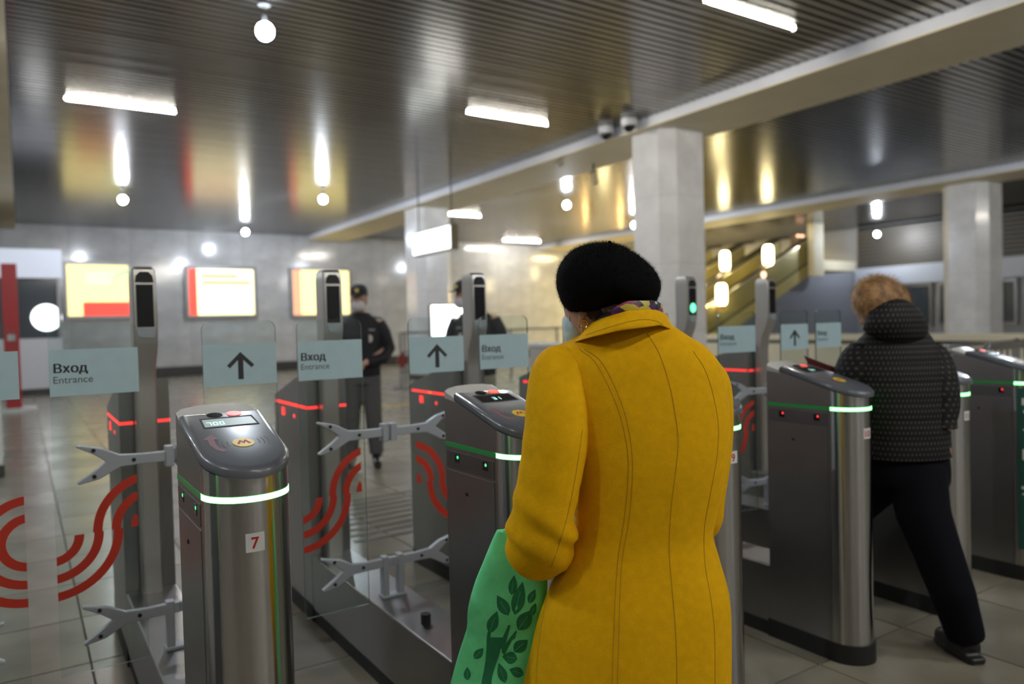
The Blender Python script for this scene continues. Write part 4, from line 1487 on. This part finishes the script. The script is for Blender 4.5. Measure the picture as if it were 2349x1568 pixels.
# handles over the forearm
build(MB().tube([at(1150, 1222, 1.70), at(1185, 1195, 1.73), at(1215, 1165, 1.77), at(1240, 1175, 1.78), at(1235, 1235, 1.73)], .006, 8, flat=.4), 'handle', bagm, bg, smooth=True)
build(MB().tube([at(1200, 1240, 1.70), at(1212, 1190, 1.76), at(1228, 1160, 1.8), at(1250, 1180, 1.8), at(1250, 1240, 1.73)], .006, 8, flat=.4), 'handle', bagm, bg, smooth=True)

# ------------------------------------------------ woman in the dark quilted coat
def dot_mat():
    m = bpy.data.materials.new('dark_dotted_quilt')
    m.use_nodes = True
    nt = m.node_tree
    b = nt.nodes['Principled BSDF']
    b.inputs['Roughness'].default_value = .7
    b.inputs['Specular IOR Level'].default_value = .25
    N = nt.nodes.new
    tc = N('ShaderNodeTexCoord')
    sp = N('ShaderNodeSeparateXYZ')
    nt.links.new(tc.outputs['Object'], sp.inputs[0])

    def math_(op, a, bb=None, c=None):
        q = N('ShaderNodeMath')
        q.operation = op
        for k, v in enumerate((a, bb, c)):
            if v is None:
                continue
            if isinstance(v, (int, float)):
                q.inputs[k].default_value = v
            else:
                nt.links.new(v, q.inputs[k])
        return q.outputs[0]
    ang = math_('ARCTAN2', sp.outputs[1], sp.outputs[0])
    u = math_('MULTIPLY', ang, .22 / .022)
    v = math_('MULTIPLY', sp.outputs[2], 1 / .022)
    row = math_('FLOOR', v)
    u2 = math_('MULTIPLY_ADD', math_('MODULO', row, 2.0), .5, u)
    fu = math_('SUBTRACT', math_('FRACT', u2), .5)
    fv = math_('SUBTRACT', math_('FRACT', v), .5)
    d2 = math_('ADD', math_('MULTIPLY', fu, fu), math_('MULTIPLY', fv, fv))
    dot = math_('LESS_THAN', d2, .045)
    mx = N('ShaderNodeMix')
    mx.data_type = 'RGBA'
    nt.links.new(dot, mx.inputs[0])
    mx.inputs[6].default_value = (.009, .008, .009, 1)
    mx.inputs[7].default_value = (.07, .062, .06, 1)
    nt.links.new(mx.outputs[2], b.inputs['Base Color'])
    q1 = math_('FRACT', math_('MULTIPLY', sp.outputs[2], 1 / .078))
    gr = math_('POWER', math_('ABSOLUTE', math_('SUBTRACT', q1, .5)), 2.0)
    bp = N('ShaderNodeBump')
    bp.inputs['Distance'].default_value = .02
    bp.inputs['Strength'].default_value = .5
    bp.invert = True
    nt.links.new(gr, bp.inputs['Height'])
    nt.links.new(bp.outputs[0], b.inputs['Normal'])
    return m


D2 = 3.2
ax2 = at(2065, 1000, D2)
base2 = np.array([ax2[0], ax2[1], 0])
quilt = dot_mat()
fac2 = np.array([-.05, 1.0, 0])
lat2 = np.array([1.0, .05, 0])
b2 = MB()
h2 = at(2022, 700, 3.22)
b2.ell(h2, .082, .095, .115, 18, 12)
b2.ell(h2 + fac2 * .1 + np.array([0, 0, -.03]), .014, .02, .02, 8, 6)
b2.ell(h2 + fac2 * .085 + np.array([0, 0, -.07]), .022, .014, .012, 8, 6)
for sx in (-1, 1):
    b2.ell(h2 + fac2 * .082 + lat2 * sx * .032, .014, .01, .009, 8, 6)
    b2.ell(h2 + lat2 * sx * .082, .01, .018, .03, 8, 6)
b2.tube([h2, at(2045, 780, 3.22), at(2055, 830, D2)], [.055, .055, .1], 12)
b2.loft(rows([(800, 1985, 2120, D2, .09), (880, 1975, 2145, D2, .1), (1000, 2000, 2150, D2, .1), (1080, 2000, 2150, D2, .1)], 18))
rf = np.array([3.115, 1.5, 0])
ff = np.array([3.1, 2.22, 0])
hipR, hipL = at(2100, 1075, 3.17), at(2040, 1075, 3.26)
b2.tube([hipR, at(2150, 1270, 3.05), rf + np.array([0, 0, .09])], [.09, .058, .04], 12)
b2.tube([hipL, (hipL + ff) / 2 + np.array([0, .08, .03]), ff + np.array([0, 0, .09])], [.09, .058, .04], 12)
ftd = {0: np.array([.42, .9, 0]), 1: fac2}
for q, ft in enumerate((rf, ff)):
    b2.tube([ft + np.array([0, 0, .08]), ft + ftd[q] * .1 + np.array([0, 0, .04]), ft + ftd[q] * .14 + np.array([0, 0, .035])], [.034, .032, .026], 10)
hl = at(1950, 872, 3.27)
hr = at(2168, 985, 3.1)
b2.tube([at(1975, 815, D2), at(1945, 890, 3.25), hl], [.05, .042, .028], 10)
b2.tube([at(2140, 820, D2), at(2168, 900, 3.15), hr], [.05, .042, .028], 10)
hand(b2, hl, at(1900, 850, 3.27) - hl, np.array([0, .1, 1.0]), .85, .8)
hand(b2, hr, np.array([0, .1, -1.0]), np.array([0, 1.0, 0]), .85, .6)
w2 = fuse(b2, 'person', skin, base=base2, voxel=.0075, smooth=4)
tag(w2, 'woman walking through the gate in a dark dotted hooded coat', 'person')
J = [(735, 2005, 2100, 3.22, .07), (760, 1990, 2120, 3.21, .09), (790, 1962, 2140, D2, .11), (830, 1950, 2158, D2, .13), (880, 1955, 2165, D2, .145), (940, 1965, 2165, D2, .15), (1000, 1970, 2168, D2, .155), (1042, 1968, 2170, D2, .155)]
jk = build(MB().loft(rows(J, 44, 2.3, 4)), 'coat', quilt, w2, smooth=True, angle=80)
jk['label'] = 'dark quilted coat with rows of pale dots'
P, Rd = sleeve([(1985, 800, 3.2, .06), (1968, 830, 3.2, .078), (1955, 870, 3.21, .08), (1946, 905, 3.24, .076)])
P += [at(1950, 890, 3.26)]
Rd += [.06]
build(MB().tube(P, Rd, 20), 'sleeve', quilt, w2, smooth=True, angle=80)
P, Rd = sleeve([(2125, 800, 3.2, .06), (2140, 830, 3.18, .075), (2152, 880, 3.15, .078), (2160, 930, 3.13, .07), (2162, 965, 3.11, .055), (2166, 985, 3.1, .05)])
build(MB().tube(P, Rd, 20), 'sleeve', quilt, w2, smooth=True, angle=80)
hd = build(MB().loft(star([(1978, 758), (1985, 730), (2010, 700), (2045, 684), (2085, 690), (2115, 715), (2132, 750), (2125, 775), (2095, 788), (2060, 788), (2020, 778)], (2058, 740), 3.13, .085, 32, 9)), 'hood', quilt, w2, smooth=True, angle=180)
hair_m = mat('tawny_hair', (.42, .24, .1), .6, var=.5, vscale=28, col2=(.16, .08, .035), bump=.6, bscale=60)
hr_ = MB().loft(star([(1956, 700), (1955, 675), (1965, 650), (1985, 637), (2010, 632), (2040, 636), (2065, 650), (2085, 672), (2092, 695), (2080, 725), (2040, 740), (2000, 745), (1978, 728), (1966, 716)], (2022, 690), 3.2, .1, 36, 10))
ho = build(hr_, 'hair', hair_m, w2, smooth=True, angle=180)
fz2 = MB()
hp = [q for q in ho.data.polygons if len(q.vertices) == 4]
cum2 = np.cumsum([q.area for q in hp])
ctr = at(2022, 690, 3.2)
for k in range(4500):
    pl = hp[min(len(hp) - 1, int(np.searchsorted(cum2, rnd.random() * cum2[-1])))]
    vs = [np.array(ho.data.vertices[q].co) for q in pl.vertices]
    fu, fv = rnd.random(), rnd.random()
    p0 = (vs[0] * (1 - fu) + vs[1] * fu) * (1 - fv) + (vs[3] * (1 - fu) + vs[2] * fu) * fv + wl(ho)
    nn = (p0 - ctr) / np.linalg.norm(p0 - ctr)
    dn = np.array([0, 0, -1.0]) - nn * -nn[2]
    dr = nn * .35 + dn * rnd.uniform(.5, 1) + np.array([rnd.uniform(-.5, .5) for _ in range(3)])
    dr /= np.linalg.norm(dr)
    sd = np.cross(dr, nn)
    sd /= np.linalg.norm(sd) + 1e-9
    fz2.add([p0 - nn * .001 + sd * .0009, p0 - nn * .001 - sd * .0009, p0 + dr * rnd.uniform(.015, .035)], [(0, 1, 2)])
o = build(fz2, 'hair_strands', mat('tawny_hair_strands', (.5, .3, .13), .6, var=.5, vscale=40, col2=(.2, .1, .045)), ho)
o['kind'] = 'stuff'
tr_m = mat('black_trousers', (.0035, .004, .007), .9, spec=.15)
tb_ = MB()
tb_.loft(rows([(1020, 1985, 2165, D2, .13), (1070, 1982, 2172, D2, .135), (1110, 1990, 2172, D2, .125)], 24))
tb_.tube([hipR + np.array([0, 0, -.0]), at(2118, 1180, 3.1), at(2152, 1270, 3.04), at(2185, 1360, 2.98), rf + np.array([0, -.01, .075])], [.118, .105, .092, .084, .07], 18)
kn = (hipL + ff) / 2 + np.array([0, .08, .03])
tb_.tube([hipL, kn, ff + np.array([0, 0, .1])], [.115, .085, .068], 18)
fuse(tb_, 'trousers', tr_m, w2, voxel=.011, smooth=6)
shm = mat('black_leather', (.012, .012, .013), .35)
for q, ft in enumerate((rf, ff)):
    so = MB()
    d_ = ftd[q]
    s_ = np.array([d_[1], -d_[0], 0])
    so.tube([ft - d_ * .045 + np.array([0, 0, .05]), ft + d_ * .05 + np.array([0, 0, .052]), ft + d_ * .135 + np.array([0, 0, .036])], [.043, .046, .034], 12)
    so.tube([ft - d_ * .01 + np.array([0, 0, .05]), ft - d_ * .01 + np.array([0, 0, .14])], [.045, .05], 12)
    so.extr([ft + d_ * a + s_ * b for a, b in ((-.08, -.035), (-.08, .035), (.06, .045), (.14, .03), (.165, 0), (.14, -.03), (.06, -.045))], (0, 0, .024))
    fuse(so, 'shoe', shm, w2, voxel=.008, smooth=3)
# red wallet in her hand
wq = [at(1846, 816, 3.28), at(1856, 836, 3.28), at(1925, 866, 3.26), at(1925, 846, 3.26)]
wm_ = MB().extr(wq, (.008, .012, .002))
wo = build(wm_, 'wallet', mat('dark_red_leather', (.11, .012, .012), .45), base=tuple(wq[2]), bevel=.002)
tag(wo, 'dark red wallet held over the reader numbered 10', 'wallet')


# ------------------------------------------------ officers
def officer(bx, by, face_az, head_turn, label, uniform, trou, badge_side, reflective, head_off=0.0):
    B = np.array([bx, by, 0.0])
    fwv = np.array([math.sin(face_az), math.cos(face_az), 0])
    rt = np.array([fwv[1], -fwv[0], 0])          # his right-to-left axis in plan
    hf = np.array([math.sin(face_az + head_turn), math.cos(face_az + head_turn), 0])
    hs = np.array([hf[1], -hf[0], 0])
    V = lambda a, f, z: B + rt * a + fwv * f + np.array([0, 0, z])
    mb = MB()
    hd_ = V(head_off, .03, 1.655)
    rot = np.array([hs, hf, (0, 0, 1)]).T
    mb.ell(hd_, .076, .095, .115, 18, 12, rot)
    mb.ell(hd_ + hf * .04 + np.array([0, 0, -.065]), .055, .055, .05, 14, 8, rot)
    mb.ell(hd_ + hf * .1 + np.array([0, 0, -.015]), .013, .02, .022, 8, 6, rot)
    for sx in (-1, 1):
        mb.ell(hd_ + hs * sx * .078, .01, .018, .03, 8, 6, rot)
        mb.ell(hd_ + hf * .086 + hs * sx * .03 + np.array([0, 0, .012]), .014, .008, .008, 8, 6, rot)
    mb.tube([hd_ + np.array([0, 0, -.05]), V(0, 0, 1.5), V(0, 0, 1.4)], [.055, .056, .06], 12)
    mb.tube([V(0, 0, 1.42), V(0, 0, 1.2), V(0, 0, .95)], [.09, .1, .1], 14)
    wr1, wr2 = V(-.05, .2, 1.03), V(.06, .21, 1.02)
    for sx, wq in ((-1, wr1), (1, wr2)):
        mb.tube([V(sx * .17, 0, 1.44), V(sx * .26, -.02, 1.17), wq + (V(sx * .12, .1, 1.06) - wq) * .3, wq], [.05, .042, .034, .028], 12)
        mb.tube([V(sx * .09, 0, .95), V(sx * .11, .01, .5), V(sx * .125, 0, .09)], [.085, .055, .04], 12)
        mb.tube([V(sx * .125, 0, .08), V(sx * .14, .12, .04), V(sx * .14, .16, .035)], [.036, .034, .028], 10)
    hand(mb, wr1, rt * 1.0 + fwv * .35 - np.array([0, 0, .15]), np.array([0, 0, 1.0]), .95, .6)
    hand(mb, wr2, -rt * 1.0 + fwv * .35 - np.array([0, 0, .15]), np.array([0, 0, 1.0]), .95, .6)
    man = fuse(mb, 'person', skin, base=B, voxel=.008, smooth=4)
    tag(man, label, 'person', 'uniformed officers beyond the gates')
    jb = MB()

    def ring(z, a, f, c=0.0, n=20):
        return [V(a * math.cos(t), c + f * math.sin(t), z) for t in np.linspace(0, 2 * math.pi, n, endpoint=False)]
    jb.loft([ring(.9, .19, .14), ring(1.0, .195, .145), ring(1.15, .2, .145), ring(1.3, .215, .145), ring(1.42, .205, .12), ring(1.48, .14, .1), ring(1.53, .085, .085)])
    for sx, wq in ((-1, wr1), (1, wr2)):
        jb.tube([V(sx * .17, 0, 1.42), V(sx * .225, -.01, 1.32), V(sx * .275, -.02, 1.16), V(sx * .22, .08, 1.07), wq + (V(sx * .14, .1, 1.06) - wq) * .25], [.08, .078, .068, .06, .05], 14)
    jo = fuse(jb, 'jacket', uniform, man, voxel=.012, smooth=5)
    tb2 = MB()
    tb2.loft([ring(.98, .165, .12), ring(.9, .175, .125), ring(.82, .17, .12)])
    for sx in (-1, 1):
        tb2.tube([V(sx * .085, 0, .9), V(sx * .105, .01, .5), V(sx * .125, 0, .12)], [.105, .085, .072], 14)
    fuse(tb2, 'trousers', trou, man, voxel=.012, smooth=5)
    for sx in (-1, 1):
        so = MB()
        so.tube([V(sx * .125, -.05, .05), V(sx * .135, .06, .05), V(sx * .145, .17, .036)], [.045, .05, .038], 12)
        so.tube([V(sx * .125, -.01, .05), V(sx * .125, -.01, .16)], [.05, .055], 12)
        so.tube([V(sx * .125, -.08, .012), V(sx * .148, .2, .012)], [.035, .035], 8, flat=.34)
        fuse(so, 'boot', shm, man, voxel=.01, smooth=3)
    # cap
    cm = mat('navy_cap_cloth', (.012, .012, .018), .7)
    rr = []
    for z, a, f in ((-.0, .086, .104), (.05, .088, .106), (.085, .074, .09), (.105, .045, .055), (.112, .012, .015)):
        rr.append([hd_ + np.array([0, 0, .045 + z]) + hs * a * math.cos(t) + hf * f * math.sin(t) for t in np.linspace(0, 2 * math.pi, 20, endpoint=False)])
    cap = build(MB().loft(rr), 'cap', cm, man, smooth=True)
    vs_ = [hd_ + np.array([0, 0, .05]) + hs * .08 * math.cos(t) + hf * (.06 + .13 * math.sin(t)) + np.array([0, 0, -.02 * math.sin(t)]) for t in np.linspace(0, math.pi, 12)]
    build(MB().extr(vs_, (0, 0, .008)), 'visor', cm, cap)
    build(MB().ell(hd_ + hf * .107 + np.array([0, 0, .085]), .02, .006, .018, 10, 6, rot), 'cap_badge', mat('yellow_badge', (.75, .55, .1), .4), cap)
    # hair line and mask
    build(MB().loft([[hd_ + np.array([0, 0, z]) + hs * a * math.cos(t) + hf * f * math.sin(t) for t in np.linspace(math.pi + .2, 2 * math.pi - .2, 14)] +
                     [hd_ + np.array([0, 0, z]) + hs * (a - .006) * math.cos(t) + hf * (f - .006) * math.sin(t) for t in np.linspace(2 * math.pi - .2, math.pi + .2, 14)]
                     for z, a, f in ((.05, .083, .102), (0, .083, .1), (-.045, .076, .088))]), 'hair', dark_hair, man, smooth=True)
    build(MB().ell(hd_ + hf * .058 + np.array([0, 0, -.06]), .068, .058, .06, 16, 10, rot), 'face_mask', mat('white_mask', (.7, .66, .7), .7), man, smooth=True, angle=180)
    # chest badge, name strip, belt, arm patch
    jbv = bvh_of(jo)

    def stick(a, z, w_, h, m, name, rnd_=False):
        o_ = V(a, .5, z)
        hit = jbv.ray_cast(Vector(o_), Vector(-fwv))
        if hit[0] is None:
            return
        c = np.array(hit[0]) + fwv * .003
        n_ = 14 if rnd_ else 4
        if rnd_:
            poly = [c + rt * w_ / 2 * math.cos(t) + np.array([0, 0, h / 2 * math.sin(t)]) for t in np.linspace(0, 2 * math.pi, 14, endpoint=False)]
        else:
            poly = [c + rt * u * w_ / 2 + np.array([0, 0, v * h / 2]) for u, v in ((-1, -1), (1, -1), (1, 1), (-1, 1))]
        build(MB().extr(poly, -fwv * .008), name, m, jo)
    wt = mat('pale_patch', (.6, .55, .52), .6)
    stick(badge_side * .1, 1.27, .055, .075, wt, 'chest_badge', True)
    stick(badge_side * .1, 1.355, .1, .02, mat('grey_strip', (.25, .24, .25), .6), 'name_strip')
    for sx in (-1, 1):
        ep = V(sx * .15, 0, 1.475)
        build(MB().tube([ep - rt * sx * .04 + np.array([0, 0, .012]), ep + rt * sx * .07 - np.array([0, 0, .012])], .022, 8, flat=.35), 'epaulette', mat('yellow_badge', (.75, .55, .1), .4) if reflective else uniform, jo)
    return man


navy = mat('navy_uniform', (.008, .0085, .013), .7)
grey_tr = mat('grey_trousers', (.09, .085, .085), .8)
beige_tr = mat('beige_trousers', (.27, .25, .2), .8)
o1 = on(836, 1068, Z=0)
officer(o1[0], o1[1], math.atan2(-o1[0], -o1[1]) + .08, .1, 'officer in navy jacket, cap and white mask standing with hands joined', navy, grey_tr, -1, False)
o2 = at(1092, 800, 7.1)
officer(o2[0], o2[1], math.atan2(-o2[0], -o2[1]) + .35, .45, 'second officer half hidden behind a screen post, turned aside', navy, beige_tr, 1, True, .09)
